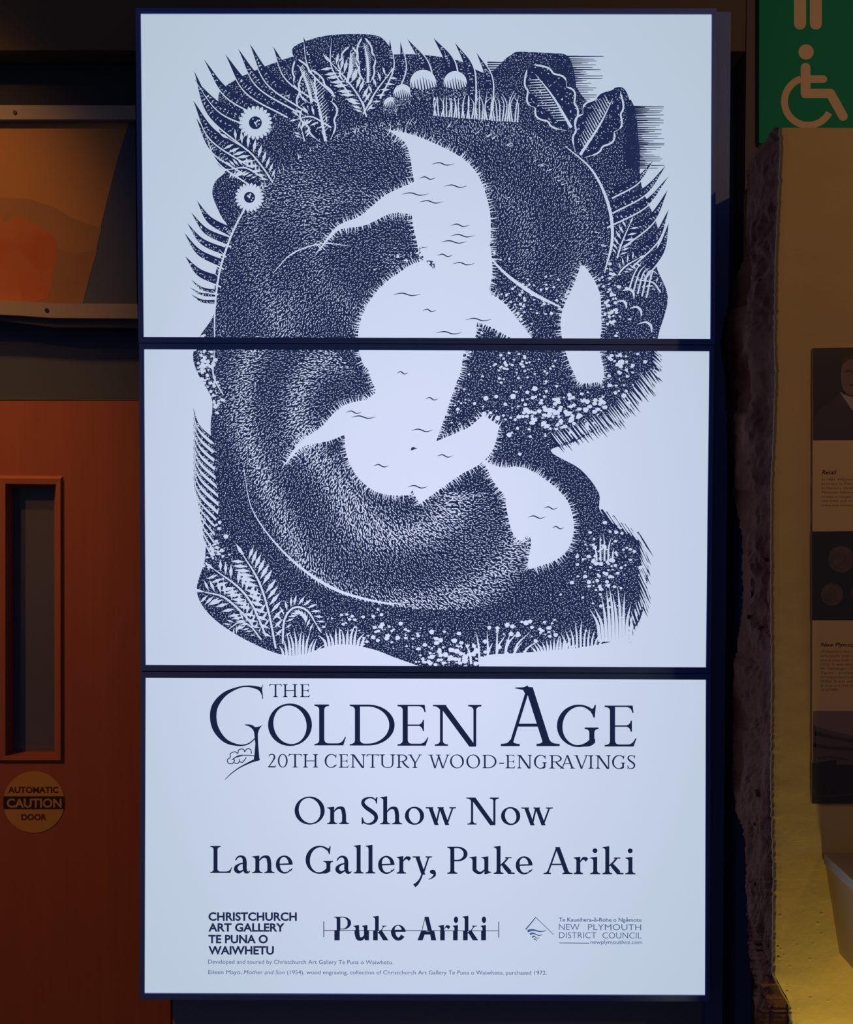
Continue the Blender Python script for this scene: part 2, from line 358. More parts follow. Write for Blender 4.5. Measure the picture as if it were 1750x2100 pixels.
        G += [[(S, XH-8), (S+w_, XH-4), (S+w_, 24), (S, 24)], [(S+w_+28, XH-8), (S+2*w_+28, XH-4), (S+2*w_+28, 8), (S+w_+28, 12)]]
        G += strip([(S+w_/2, 26), (S+w_/2+1, 14), (S+w_+6, 4.5), (S+w_+18, 5), (S+w_+30, 16)], [w_, w_, w_*.75, t*1.4, t*.8])
        G += [[(S+w_+28, 12), (S+w_+28, 0), (S+w_+31, -2), (S+2*w_+39, 5), (S+2*w_+38, 7.5), (S+2*w_+28, 10)]]
    elif ch == 'e':
        G += arc(33, XH/2, 33, XH/2+1.5, 2, 322, w_, t, n=40, e1=.5, tilt=8)
        if not sans or True: G += [[(9, 35), (66, 37), (66, 37-t), (9, 35-t)]]
        G += strip([(56, 9), (62, 14), (65, 19)], [t, t*.8, 1.5])
    elif ch == 'a':
        G += strip([(6, 47), (14, 58), (26, 62), (38, 55), (41, 40), (41, 18), (45, 5), (55, 3), (61, 8)], [t*.8, t*1.1, t*1.3, w_*.85, w_, w_, w_*.85, t*1.2, 2])
        G += strip([(40, 37), (22, 33), (9, 23), (8, 12), (17, 4), (28, 6), (41, 16)], [t, t*1.1, w_*.8, w_, w_*.8, t*1.2, t*.8])
    elif ch in 'wvy':
        hh = h; n = 1 if ch in 'vy' else 2
        for k in range(n):
            x = k*38; G += diag(x+7, XH-2, x+7+22, -2 if ch != 'y' else -4, w_*1.02); G += diag(x+7+46 if k == n-1 else x+7+38, XH-2, x+7+24, -2 if ch != 'y' else -4, t*1.15)
            G += [[(x-3 if k == 0 else x+1, XH), (x+24, XH), (x+24, XH-hh), (x+19, XH-5), (x+7, XH-5), (x-3 if k == 0 else x+1, XH-hh)]]
        xe = (n-1)*38+53; G += [[(xe-9, XH), (xe+15, XH), (xe+15, XH-hh), (xe+6, XH-5), (xe, XH-5), (xe-9, XH-hh)]]
        if ch == 'y': G += strip([(34, 4), (26, -18), (14, -36), (3, -45)], [t*1.2, t*1.3, w_*.75, w_*.95])
    elif ch == 'k':
        G += stem(S, w_, 0, 99, S, S, 0, 0, **kw)+flag(S, w_, 103); x = S+w_
        G += strip([(x-1, 31), (x+14, 43), (x+28, 59)], [t*.9, t*1.2, t*1.2]); G += [[(x+17, XH-2), (x+42, XH-2), (x+42, XH-2-h), (x+32, XH-6), (x+24, XH-7), (x+17, XH-2-h)]]
        G += strip([(x+8, 37), (x+20, 23), (x+36, 5)], [w_*.8, w_*1.05, w_*1.1]); G += [[(x+28, 0), (x+54, 0), (x+54, h), (x+42, h+2), (x+38, 8), (x+28, 6)]]
    elif ch == ',': G += dot(8, 7, 8)+strip([(13, 7), (13, -6), (4, -17), (-4, -21)], [7, 7, 4, 1.5])
    return G
def bbx(G):
    xs = [p[0] for g in G for p in g]; return min(xs), max(xs)
def put(ch, x0, x1, yb, cap, stem_px, thin_px, serif=None, sans=False):
    """glyph polygons fitted between x0 and x1 (pixels), baseline yb, cap height cap pixels"""
    ys = cap/100; xs = ys
    for _ in range(3):
        G = glyph(ch, stem_px/xs, thin_px/ys if not sans else thin_px/xs, 11 if serif is None else serif, sans); a, b = bbx(G); xs = (x1-x0)/(b-a)
    return [[(x0+(p[0]-a)*xs, yb-p[1]*ys) for p in g] for g in G]

# a collection of flat printed triangles that can be clipped to a screen
class Print:
    def __init__(s): s.T = []; s.L = []
    def add(s, polys, layer=1):
        for p in polys:
            for t in tris([(float(q[0]), float(q[1])) for q in p]): s.T.append(t); s.L.append(layer)
    def arr(s): return np.array(s.T), np.array(s.L)
def clip_conv(poly, conv):
    out = list(poly); n = len(conv)
    for i in range(n):
        a, b = conv[i], conv[(i+1) % n]; inp = out; out = []
        if not inp: return []
        side = lambda p: (b[0]-a[0])*(p[1]-a[1])-(b[1]-a[1])*(p[0]-a[0])
        for j in range(len(inp)):
            p, q = inp[j-1], inp[j]; sp, sq = side(p), side(q)
            if (sp >= 0) != (sq >= 0):
                t = sp/(sp-sq); out.append((p[0]+(q[0]-p[0])*t, p[1]+(q[1]-p[1])*t))
            if sq >= 0: out.append(q)
    return out
def clipped(T, L, conv):
    c = np.array(conv); ins = np.ones(T.shape[:2], bool); n = len(c); anyout = np.zeros(len(T), bool)
    for i in range(n):
        a, b = c[i], c[(i+1) % n]; s = (b[0]-a[0])*(T[..., 1]-a[1])-(b[1]-a[1])*(T[..., 0]-a[0])
        ins &= s >= 0; anyout |= (s < 0).all(1)
    full = ins.all(1); part = ~full & ~anyout
    RT_, RL = [T[full]], [L[full]]; nt, nl = [], []
    for i in np.nonzero(part)[0]:
        p = clip_conv([tuple(v) for v in T[i]], conv)
        for k in range(1, len(p)-1): nt.append([p[0], p[k], p[k+1]]); nl.append(L[i])
    if nt: RT_.append(np.array(nt)); RL.append(np.array(nl))
    return np.concatenate(RT_), np.concatenate(RL)
EPS = .00012
def print_mesh(name, T, L, mats, matof, Y, parent):
    """flat print: triangles in pixels -> thin layers lying on plane Y"""
    n = len(T); P = T.reshape(-1, 2); Wd = at_arr(P, Y); Wd[:, 1] -= np.repeat(L, 3)*EPS
    me = bpy.data.meshes.new(name); me.vertices.add(3*n); me.vertices.foreach_set('co', Wd.astype(np.float32).ravel())
    me.loops.add(3*n); me.loops.foreach_set('vertex_index', np.arange(3*n, dtype=np.int32))
    me.polygons.add(n); me.polygons.foreach_set('loop_start', np.arange(0, 3*n, 3, dtype=np.int32))
    for m in mats: me.materials.append(m)
    me.polygons.foreach_set('material_index', np.array([matof[l] for l in L], dtype=np.int32))
    me.update(); me.validate(); o = bpy.data.objects.new(name, me); C.objects.link(o)
    if parent: o.parent = parent; o.matrix_parent_inverse = Matrix.Translation(-parent.location)
    return o
def flat(name, polys, m, Y, parent, layer=1, clip=None):
    p = Print(); p.add(polys, layer); T, L = p.arr()
    if clip: T, L = clipped(T, L, clip)
    return print_mesh(name, T, L, [m], {layer: 0}, Y, parent)
FONTCACHE = {}
def font_tris(s, bold=0.0):
    key = (s, bold)
    if key in FONTCACHE: return FONTCACHE[key]
    cu = bpy.data.curves.new('lettering', 'FONT'); cu.body = s; cu.size = 1; cu.resolution_u = 4; cu.offset = bold
    ob = bpy.data.objects.new('lettering', cu); C.objects.link(ob); bpy.context.view_layer.update()
    me = bpy.data.meshes.new_from_object(ob.evaluated_get(bpy.context.evaluated_depsgraph_get()))
    me.calc_loop_triangles(); V = np.array([v.co[:2] for v in me.vertices]); T = np.array([[V[i] for i in t.vertices] for t in me.loop_triangles])
    bpy.data.objects.remove(ob); bpy.data.curves.remove(cu); bpy.data.meshes.remove(me); FONTCACHE[key] = T; return T
CAPH = None
def text_px(s, x0, x1, yb, cap, bold=0., shear=0., slope=.003):
    """built-in lettering fitted between x0..x1 with baseline yb and cap height cap (pixels)"""
    global CAPH
    if CAPH is None: CAPH = font_tris('H')[..., 1].max()
    T = font_tris(s, bold).copy(); a, b = T[..., 0].min(), T[..., 0].max()
    y = T[..., 1]/CAPH*cap; x = (T[..., 0]-a)/(b-a)*(x1-x0)+x0
    return [[(x[i, k]+y[i, k]*shear, yb-y[i, k]+(x[i, k]-x0)*slope) for k in range(3)] for i in range(len(T))]

# ================================================================ DISPLAYS
SCR = [[(288, 27), (1461, 28), (1458, 695), (294, 691)], [(295, 716), (1456, 720), (1449, 1369), (298, 1364)], [(298, 1390), (1449, 1394), (1447, 2042), (296, 2038)]]
LAB = ['topmost of three stacked black display screens, showing leafy upper half of a woodcut print',
       'middle of three stacked display screens, showing ferns and pebbles of a woodcut print',
       'lowest of three stacked display screens, showing dark exhibition lettering and three logos']
def shift(q, d):   # grow a 4-corner outline (l,t,r,b)
    return [(q[0][0]-d[0], q[0][1]-d[1]), (q[1][0]+d[2], q[1][1]-d[1]), (q[2][0]+d[2], q[2][1]+d[3]), (q[3][0]-d[0], q[3][1]+d[3])]
DISP = []
for k in range(3):
    q = SCR[k]; b = at((q[2][0]+q[3][0])/2, q[2][1]+12, .03)
    r = empty('display_screen', (0, .04, b.z), LAB[k], 'display screen', 'stacked display screens'); DISP.append(r)
    top = 11 if k == 0 else 11.7; bot = 12 if k == 2 else 11.7
    outer = shift(q, (10, top, 9, bot))
    slab('bezel', outer, 0.0, .012, M_BEZEL, r, hole=q)
    slab('housing', shift(q, (8, top-1, 7, bot-1)), .0125, .045, M_CASE, r)
    V = [at(x, y, .003) for x, y in shift(q, (1, 1, 1, 1))]; V2 = [Vector((v.x, .0105, v.z)) for v in V]
    mesh('lit_panel', V+V2, [(0, 3, 2, 1), (4, 5, 6, 7), (0, 1, 5, 4), (1, 2, 6, 5), (2, 3, 7, 6), (3, 0, 4, 7)], M_LIT, r)
YS = .003

# ================================================================ WOODCUT PRINT (generic riverbank foliage stand-in)
art = Print()
INK, W1, INK2, W2, INK3, W3 = 1, 2, 3, 4, 5, 6
def sm(pts, n=6):
    P = [np.array(p, float) for p in pts]; m = len(P); out = []
    for i in range(m):
        a, b, c, d = P[i-1], P[i], P[(i+1) % m], P[(i+2) % m]
        for k in range(n):
            t = k/n; out.append(tuple(.5*((2*b)+(c-a)*t+(2*a-5*b+4*c-d)*t*t+(-a+3*b-3*c+d)*t**3)))
    return out
mass = sm([(452, 440), (436, 400), (442, 372), (462, 352), (446, 335), (450, 310), (470, 296), (450, 268), (452, 230), (450, 190), (490, 160), (560, 130), (620, 112), (700, 108), (780, 112), (860, 112), (940, 124), (1000, 150), (1050, 112), (1110, 108), (1155, 118), (1180, 175), (1215, 212), (1262, 180), (1286, 190), (1300, 250), (1312, 300), (1316, 380),
           (1350, 470), (1345, 540), (1370, 610), (1350, 690), (1340, 760), (1270, 850), (1180, 905), (1130, 925), (1190, 962), (1228, 1010), (1232, 1050), (1275, 1080), (1325, 1130), (1322, 1240), (1290, 1300), (1210, 1325), (1080, 1338), (995, 1345), (975, 1372),
           (900, 1376), (820, 1352), (760, 1330), (690, 1322), (600, 1345), (520, 1320), (440, 1270), (404, 1215), (420, 1150), (425, 1100), (448, 1050), (440, 960), (432, 880), (435, 820), (408, 770), (396, 730), (410, 690), (440, 640), (442, 560), (470, 480)], 5)
mass = mass
EXTRA = [sm([(600, 100), (640, 80), (690, 71), (760, 71), (790, 84), (800, 120), (700, 130), (620, 130)], 5), sm([(1040, 140), (1050, 112), (1070, 106), (1110, 110), (1160, 112), (1176, 140), (1180, 190), (1150, 200), (1060, 180)], 5), sm([(1290, 215), (1300, 216), (1308, 260), (1308, 330), (1300, 350)], 4)]
art.add([mass]+EXTRA, INK)
# raster masks
H_, W_ = 1400, 1460
def raster(poly):
    P = np.array(poly); m = np.zeros((H_, W_), bool); xs = np.arange(W_)
    for y in range(max(0, int(P[:, 1].min())), min(H_-1, int(P[:, 1].max())+1)):
        y1, y2 = P[:, 1], np.roll(P[:, 1], -1); x1, x2 = P[:, 0], np.roll(P[:, 0], -1)
        c = ((y1 <= y) & (y2 > y)) | ((y2 <= y) & (y1 > y))
        if not c.any(): continue
        xi = np.sort(x1[c]+(y-y1[c])*(x2[c]-x1[c])/(y2[c]-y1[c]))
        for a, b in zip(xi[::2], xi[1::2]): m[y, max(0, int(a)):max(0, min(W_, int(b)+1))] = True
    return m
MASK = raster(mass)
for e_ in EXTRA: MASK |= raster(e_)
# pale winding water and clearings
def ribbon(pts, ws, n=10):
    q = strip(pts, ws, n); return [tuple(p[0]) for p in q]+[tuple(q[-1][1])]+[tuple(q[-1][2])]+[tuple(p[3]) for p in reversed(q)]
rib = [ribbon([(800, 268), (842, 288), (880, 330), (912, 380), (925, 440), (932, 500)], [3, 26, 84, 140, 160, 150]),
       ribbon([(932, 490), (950, 560), (900, 620), (850, 690), (850, 760), (842, 830), (800, 905), (800, 955), (855, 990)], [150, 120, 200, 230, 190, 150, 190, 130, 60]),
       ribbon([(655, 512), (694, 468), (745, 452), (800, 418), (850, 408), (890, 400)], [2, 9, 22, 40, 66, 80]),
       ribbon([(835, 985), (920, 940), (975, 910), (1008, 862)], [110, 84, 75, 40]),
       ribbon([(960, 620), (1010, 640), (1050, 672), (1085, 700)], [70, 60, 40, 20]),
       ribbon([(1195, 545), (1200, 600), (1192, 660), (1196, 720), (1212, 770), (1214, 785)], [8, 60, 84, 70, 56, 30]),
       ribbon([(985, 935), (1005, 958), (1030, 978), (1068, 1000), (1108, 1060), (1125, 1110), (1085, 1165), (1045, 1222)], [3, 14, 44, 86, 130, 90, 8]),
       ribbon([(585, 952), (618, 912), (670, 888), (720, 858), (790, 850)], [2, 12, 34, 60, 66])]
WM = np.zeros((H_, W_), bool)
for r_ in rib: WM |= raster(r_); art.add([r_], W1)
def inmask(m, x, y):
    xi = np.clip(np.asarray(x).astype(int), 0, W_-1); yi = np.clip(np.asarray(y).astype(int), 0, H_-1); return m[yi, xi]
# two rounded banks (upper and lower), textured by short cuts that follow the slope
bank = raster(sm([(450, 690), (445, 560), (500, 440), (580, 350), (700, 270), (840, 240), (1000, 240), (1110, 280), (1200, 340), (1255, 450), (1250, 540), (1215, 620), (1150, 620), (1060, 560), (1000, 480), (960, 330), (850, 300),
                  (850, 400), (850, 520), (845, 640), (780, 675), (700, 700), (600, 800), (480, 800)])) | \
       raster(sm([(455, 720), (640, 700), (740, 780), (740, 840), (650, 900), (740, 950), (800, 990), (880, 1010), (1000, 1010), (1075, 1060), (1080, 1150), (1030, 1230), (900, 1250), (760, 1235), (640, 1190), (550, 1110), (480, 980), (440, 860)]))
step = 4.7
gx, gy = np.meshgrid(np.arange(380, 1395, step), np.arange(60, 1385, step)); gx = gx.ravel()+rng.uniform(-2.2, 2.2, gx.size); gy = gy.ravel()+rng.uniform(-2.2, 2.2, gy.size)
ok = inmask(MASK, gx, gy) & ~inmask(WM, gx, gy); gx, gy = gx[ok], gy[ok]
bk = inmask(bank, gx, gy)
cxx = np.where(gy < 690, 860, 830); cyy = np.where(gy < 690, 560, 900)
ang = np.arctan2(gy-cyy, gx-cxx)
rad_ = np.hypot(gx-cxx, (gy-cyy)*1.05)
furrow = .5+.5*np.sin(rad_/24.+1.6*np.sin(ang*3)+.8*np.sin(gx/60.))
low = gy > 690
d = np.where(bk, np.where(low, .16+.74*furrow**2, .16+.26*furrow**3), .20)
# brighter rims and moonlit slopes
blob = lambda x, y, s: np.exp(-((gx-x)**2+(gy-y)**2)/s**2)
d += bk*(.35*blob(610, 400, 70)+.35*blob(590, 640, 60)+.3*blob(740, 1080, 90)+.25*blob(960, 1100, 80)+.25*blob(600, 900, 70))
d = np.clip(d, .12, 1.)
th = np.where(bk & (rng.random(gx.size) < .8), ang+math.pi/2+.9+rng.normal(0, .25, gx.size), rng.uniform(0, math.pi, gx.size))
ln = np.where(bk, 3.2+5.0*d, 3.6)*rng.uniform(.7, 1.3, gx.size); wd = np.where(bk, .75+1.6*d, .95)*rng.uniform(.7, 1.3, gx.size)
dx, dy = np.cos(th)*ln/2, np.sin(th)*ln/2; nx, ny = -np.sin(th)*wd/2, np.cos(th)*wd/2
A = np.stack([gx-dx, gy-dy], 1); B = np.stack([gx+nx, gy+ny], 1); D = np.stack([gx+dx, gy+dy], 1); E_ = np.stack([gx-nx, gy-ny], 1)
bulk = np.concatenate([np.stack([A, B, D], 1), np.stack([A, D, E_], 1)])
art.T += bulk.tolist(); art.L += [W1]*len(bulk)
# reedy comb of white cuts around the water
for r_ in rib:
    n = len(r_); acc = 0
    for i in range(n):
        a, b = np.array(r_[i]), np.array(r_[(i+1) % n]); seg = b-a; L_ = np.linalg.norm(seg)
        if L_ < .5: continue
        nn = np.array([seg[1], -seg[0]])/L_
        if inmask(WM, a[0]+seg[0]/2+nn[0]*3, a[1]+seg[1]/2+nn[1]*3): nn = -nn
        for k in range(max(1, int(L_/4))):
            p = a+seg*(k+rng.random())/max(1, int(L_/4)); l = rng.uniform(7, 17); q = p+nn*l+np.array([rng.uniform(-3, 3), rng.uniform(-3, 3)])
            if inmask(WM, q[0], q[1]) or not inmask(MASK, q[0], q[1]): continue
            t_ = seg/L_*1.5; art.add([[p-nn*2-t_, p-nn*2+t_, q]], W1)
            t_ = seg/L_*1.2
for k in range(46):   # ripples on the water, thin dark cuts
    y = 340+k*20+rng.uniform(-6, 6); row = np.nonzero(WM[int(y)])[0]
    if len(row) < 40: continue
    x = rng.choice(row); L_ = rng.uniform(22, 60)
    if inmask(WM, x-L_/2-10, y) and inmask(WM, x+L_/2+10, y): art.add(strip([(x-L_/2, y), (x-L_/6, y-3), (x+L_/6, y+2), (x+L_/2, y-1)], [.5, 2.2, 2.0, .5], 5), INK2)
# bright rim lines of the two banks
def line(pts, ws, layer=W2, n=8): art.add(strip(pts, ws, n), layer)
line([(440, 700), (442, 620), (455, 540), (490, 450), (540, 375)], [2, 3.5, 4, 4, 1.5])
line([(1160, 300), (1215, 350), (1248, 420), (1256, 490), (1240, 560)], [1.5, 4, 6, 6, 2])
line([(500, 960), (520, 1050), (590, 1140), (680, 1205), (780, 1235), (840, 1236)], [1, 2, 4, 6, 4, 1])
line([(440, 720), (438, 770), (458, 810)], [2, 3, 2])
line([(985, 500), (1030, 555), (1090, 600), (1150, 630)], [2, 5, 8, 3])
line([(560, 560), (600, 520), (660, 500), (720, 505)], [1, 2.5, 2.5, 1])
for i in range(70):   # hatched spray along slopes
    a = math.radians(rng.uniform(185, 350)); p = np.array((850+410*math.cos(a), 640+385*math.sin(a))); q = p+np.array((math.cos(a+.5), math.sin(a+.5)))*rng.uniform(8, 15)
    if inmask(MASK, *p): art.add(strip([p, q], [2, .6], 2), W2)
# --- foliage motifs
def speckle(poly, layer, n, smin=1.4, smax=3.):
    P = np.array(poly); c = P.mean(0)
    m = raster(poly)
    for _ in range(n):
        x, y = rng.uniform(P[:, 0].min(), P[:, 0].max()), rng.uniform(P[:, 1].min(), P[:, 1].max())
        if inmask(m, x, y): s_ = rng.uniform(smin, smax); a = rng.uniform(0, 3.14); art.add([[(x+math.cos(a)*s_*1.6, y+math.sin(a)*s_*1.6), (x-math.sin(a)*s_*.5, y+math.cos(a)*s_*.5), (x-math.cos(a)*s_, y-math.sin(a)*s_), (x+math.sin(a)*s_*.5, y-math.cos(a)*s_*.5)]], layer)
def blade(x0, y0, x1, y1, wd_, bend=.18, rim=True, hatch=False):
    a, b = np.array((x0, y0), float), np.array((x1, y1), float); v = b-a; nrm = np.array((-v[1], v[0])); m = a+v*.55+nrm*bend
    art.add(strip([a, m, b], [wd_, wd_*.72, .6], 9), INK2)
    if rim:
        o_ = nrm/np.linalg.norm(nrm)*(wd_*.5); sgn = 1 if bend > 0 else -1
        art.add(strip([a+o_*sgn, m+o_*.72*sgn, b], [3.4, 2.6, .5], 9), W2)
    for k in range(int(np.linalg.norm(v)*.35)):
        u = rng.random()*.85; p = cat_rom([a, m, b], 12)[int(u*24)] ; p = p+rng.uniform(-.36, .36)*wd_*(1-u)*nrm/np.linalg.norm(nrm); t_ = rng.uniform(0, 3.14); art.add(strip([p, p+np.array((math.cos(t_), math.sin(t_)))*3.2], [1.1, .8], 1), W2)
def frond(pts, size, n=11, rim=3.2):
    art.add(strip(pts, [rim*.5]+[rim]*(len(pts)-1), 8), W3); P = cat_rom(pts, 10)
    for i in range(1, n):
        j = int((len(P)-1)*i/n); p = P[j]; t_ = P[max(0, j-1)]-P[min(len(P)-1, j+1)]; t_ = t_/np.linalg.norm(t_); nn = np.array((-t_[1], t_[0])); sz = size*(.45+.75*math.sin(math.pi*min(.92, .18+.75*i/n)))
        for s_ in (1, -1):
            base = p+nn*s_*4; tip = base+(nn*s_*.85+t_*.6)*sz; mid = base+(tip-base)*.5
            q = nn*s_*.6-t_*.85; q = q/np.linalg.norm(q); ww = sz*.125
            art.add([[base, mid+q*ww, tip, mid-q*ww]], W3)
    t_ = P[0]-P[2]; t_ = t_/np.linalg.norm(t_); nn = np.array((-t_[1], t_[0])); art.add([[P[0]-t_*2, P[0]+t_*size*.5+nn*size*.13, P[0]+t_*size, P[0]+t_*size*.5-nn*size*.13]], W3)
def lobed(cx, cy, L_, Wd, ang, lobes=4, shade=1):
    """scalloped dark leaf, white outline on one side and a white midrib with side cuts"""
    a = math.radians(ang); u = np.array((math.cos(a), math.sin(a))); v = np.array((-u[1], u[0])); P = []
    N_ = 60
    def prof(t): return Wd*(math.sin(math.pi*min(1, t*.9+.06))**.75)*(.80+.20*abs(math.sin(math.pi*t*lobes)))
    L1 = [np.array((cx, cy))+u*L_*(t/N_)+v*prof(t/N_) for t in range(N_+1)]; L2 = [np.array((cx, cy))+u*L_*(t/N_)-v*prof(t/N_) for t in range(N_+1)]
    art.add([L1+L2[::-1]], INK2)
    for Ls, ww in ((L1, 3.6), (L2, 3.6)): art.add(strip([Ls[i] for i in range(0, N_+1, 2)], [.8]+[ww if (i//3) % 5 else 1.2 for i in range(1, N_//2)]+[.8], 2), W2)
    art.add(strip([np.array((cx, cy)), np.array((cx, cy))+u*L_*.5+v*4, np.array((cx, cy))+u*L_*.88], [6, 4, .8], 6), W3)
    for k in range(3, 20):
        p = np.array((cx, cy))+u*L_*(k/24); art.add(strip([p, p+(u*.6+v*shade)*prof(k/24)*.62], [2.4, .7], 2), W3)
    speckle(L1+L2[::-1], W2, int(L_*Wd/28), .9, 1.9)
def daisy(cx, cy, r):
    for k in range(22):
        a = 2*math.pi*k/22; a1, a2 = a-.12, a+.12
        art.add([[(cx+r*.5*math.cos(a1), cy+r*.5*math.sin(a1)), (cx+r*.9*math.cos(a1), cy+r*.9*math.sin(a1)), (cx+r*1.03*math.cos(a), cy+r*1.03*math.sin(a)), (cx+r*.9*math.cos(a2), cy+r*.9*math.sin(a2)), (cx+r*.5*math.cos(a2), cy+r*.5*math.sin(a2))]], W2)
    art.add(dot(cx, cy, r*.80, 24), W2); art.add(dot(cx, cy, r*.38, 18), INK3)
    for _ in range(14):
        a, q = rng.uniform(0, 6.28), rng.uniform(0, r*.28); art.add(dot(cx+q*math.cos(a), cy+q*math.sin(a), 1.6, 6), W3)
def pebble(x, y, s_):
    a0 = rng.uniform(0, 6); e = rng.uniform(.6, 1); art.add([[(x+s_*math.cos(a+a0)*(1+.15*math.sin(3*a)), y+e*s_*math.sin(a+a0)) for a in [k*2*math.pi/8 for k in range(8)]]], W2)
# outward blades, left and top
for b in [(520, 300, 398, 146, 30), (560, 260, 398, 163, 26), (520, 330, 396, 206, 30), (510, 350, 402, 242, 24), (520, 370, 420, 268, 26), (560, 240, 418, 122, 24), (600, 230, 462, 112, 30), (620, 220, 488, 100, 28),
          (640, 220, 512, 90, 30), (660, 200, 560, 96, 28), (700, 190, 622, 76, 30), (730, 190, 680, 78, 26), (770, 200, 800, 80, 20), (800, 200, 822, 86, 22), (880, 210, 836, 80, 26), (930, 200, 890, 78, 30), (965, 210, 934, 88, 26),
          (1000, 230, 978, 108, 22), (480, 480, 404, 412, 20), (480, 500, 392, 436, 18), (470, 520, 384, 458, 18), (465, 545, 378, 478, 18), (460, 580, 380, 526, 22), (450, 600, 392, 574, 10), (446, 606, 390, 590, 9), (446, 620, 392, 604, 10)]:
    blade(*b, bend=-.12 if b[0] < 760 else .12)
for b in [(1250, 430, 1366, 340, 20), (1240, 460, 1372, 362, 18), (1270, 500, 1370, 390, 24), (1290, 540, 1372, 430, 22), (1310, 570, 1372, 458, 24), (1250, 400, 1340, 330, 18)]: blade(*b, bend=.1)
# horizontal cut shading, upper right and top left
for (xa, xb, ya, yb, ragged) in [(1170, 1222, 116, 208, 34), (1150, 1190, 116, 206, 16), (1305, 1350, 218, 345, 22), (1300, 1325, 220, 345, 14), (1020, 1060, 128, 160, 8)]:
    y = ya
    while y < yb:
        art.add(strip([(xa-20, y), (xb+rng.uniform(-ragged, ragged)*.6, y+rng.uniform(-1, 1))], [3.0, 1.1], 3), INK2); y += rng.uniform(4.2, 5.2)
# scalloped leaves
lobed(668, 290, 150, 40, -104, 4); lobed(640, 210, 92, 22, -110, 3); lobed(1172, 262, 150, 48, -124, 4, -1); lobed(1190, 318, 152, 46, -60, 4, -1)
lobed(755, 170, 92, 20, -96, 3); lobed(712, 170, 74, 22, -84, 3)
frond([(680, 130), (712, 165), (740, 205), (752, 240)], 26, 12); frond([(470, 285), (510, 310), (540, 345), (560, 375)], 24, 10); frond([(470, 348), (505, 345), (540, 365)], 17, 9)
frond([(800, 150), (770, 190), (745, 235)], 18, 7); frond([(610, 245), (640, 240), (680, 262)], 18, 7); frond([(620, 270), (625, 290)], 14, 3)
daisy(524, 252, 35); daisy(512, 405, 30)
# round leaf heads along the top
for (x, y, r_) in [(802, 214, 15), (826, 192, 19), (868, 170, 27), (934, 170, 24)]:
    art.add(dot(x, y, r_, 24), W2)
    for k in range(9): art.add(strip([(x-r_*.9+k*r_*.22, y-r_*.45+abs(k-4)*r_*.1), (x-r_*.72+k*r_*.24, y+r_*1.1)], [.8, 4.6], 2), INK3)
    lo = sm([(x-r_*.95, y+r_*.35), (x, y+r_*.55), (x+r_*.95, y+r_*.35), (x+r_*.8, y+r_*1.15), (x, y+r_*1.3), (x-r_*.8, y+r_*1.15)], 4); art.add([lo], INK3); speckle(lo, W3, int(r_*6), .7, 1.3)
for k in range(34):
    x = 890+k*5.2; art.add(strip([(x, 238+k*.4), (x+rng.uniform(-5, 5), 215), (x+rng.uniform(-9, 9), 190+rng.uniform(-12, 12))], [3.2, 2.2, .6], 3), W2)
# right-hand fern, curls
frond([(1292, 460), (1275, 500), (1266, 530)], 17, 7); frond([(1315, 575), (1340, 580), (1355, 600)], 11, 5); frond([(1310, 530), (1285, 545), (1270, 560)], 14, 5)
for (x, y, s_) in [(1290, 600, 18), (1276, 622, 15), (1305, 636, 18), (1325, 668, 20)]: line([(x-s_*.7, y-s_*.2), (x, y-s_*.35), (x+s_*.5, y), (x+s_*.6, y+s_*.7)], [1.5, 4, 5, 2])
for k in range(5): line([(1290+k*9, 595+k*4), (1302+k*9, 560), (1318+k*8, 535+k*7)], [3.4, 2.8, .6])
# pebbles
for (cx, cy, sx, sy, n, smax) in [(1130, 850, 120, 45, 170, 6), (1050, 760, 90, 40, 60, 4), (1255, 620, 18, 70, 60, 4.5), (930, 530, 90, 18, 70, 3.6), (1090, 620, 70, 40, 80, 3.6), (418, 750, 20, 44, 90, 5), (440, 820, 16, 30, 40, 4), (440, 1120, 22, 50, 40, 5.5),
                                  (930, 1340, 70, 26, 110, 6.2), (800, 1300, 60, 24, 34, 5.5), (1090, 1290, 80, 24, 36, 6), (1240, 1150, 44, 70, 110, 5), (720, 1270, 60, 20, 20, 4), (930, 820, 40, 40, 40, 4), (1270, 740, 30, 50, 50, 4.5)]:
    for _ in range(n):
        x, y = cx+rng.normal()*sx*.6, cy+rng.normal()*sy*.6
        if inmask(MASK, x, y) and not inmask(WM, x, y): pebble(x, y, rng.uniform(1.6, smax))
# combed right edges: dark needles running off the mass
def needles(p0, p1, n, dvec, l0, l1):
    for k in range(n):
        u = k/(n-1); p = np.array(p0)*(1-u)+np.array(p1)*u+rng.uniform(-2, 2, 2); v = np.array(dvec)*rng.uniform(l0, l1)
        art.add(strip([p-v*.5, p, p+v], [4.8, 4.6, .5], 3), INK2); pp = p+np.array((3.6, -2.2)); art.add(strip([pp-v*.7, pp, pp+v*.5], [.6, 2.8, 1.5], 3), W2)
needles((1340, 770), (1255, 858), 24, (.62, .78), 18, 36); needles((1255, 858), (1140, 905), 24, (.62, .78), 18, 36); needles((1345, 712), (1345, 770), 11, (.7, .6), 8, 22)
needles((1245, 1060), (1318, 1110), 14, (.55, .83), 24, 50); needles((1318, 1120), (1318, 1240), 20, (.42, .9), 22, 44); needles((1312, 1240), (1285, 1300), 10, (.3, .9), 14, 26)
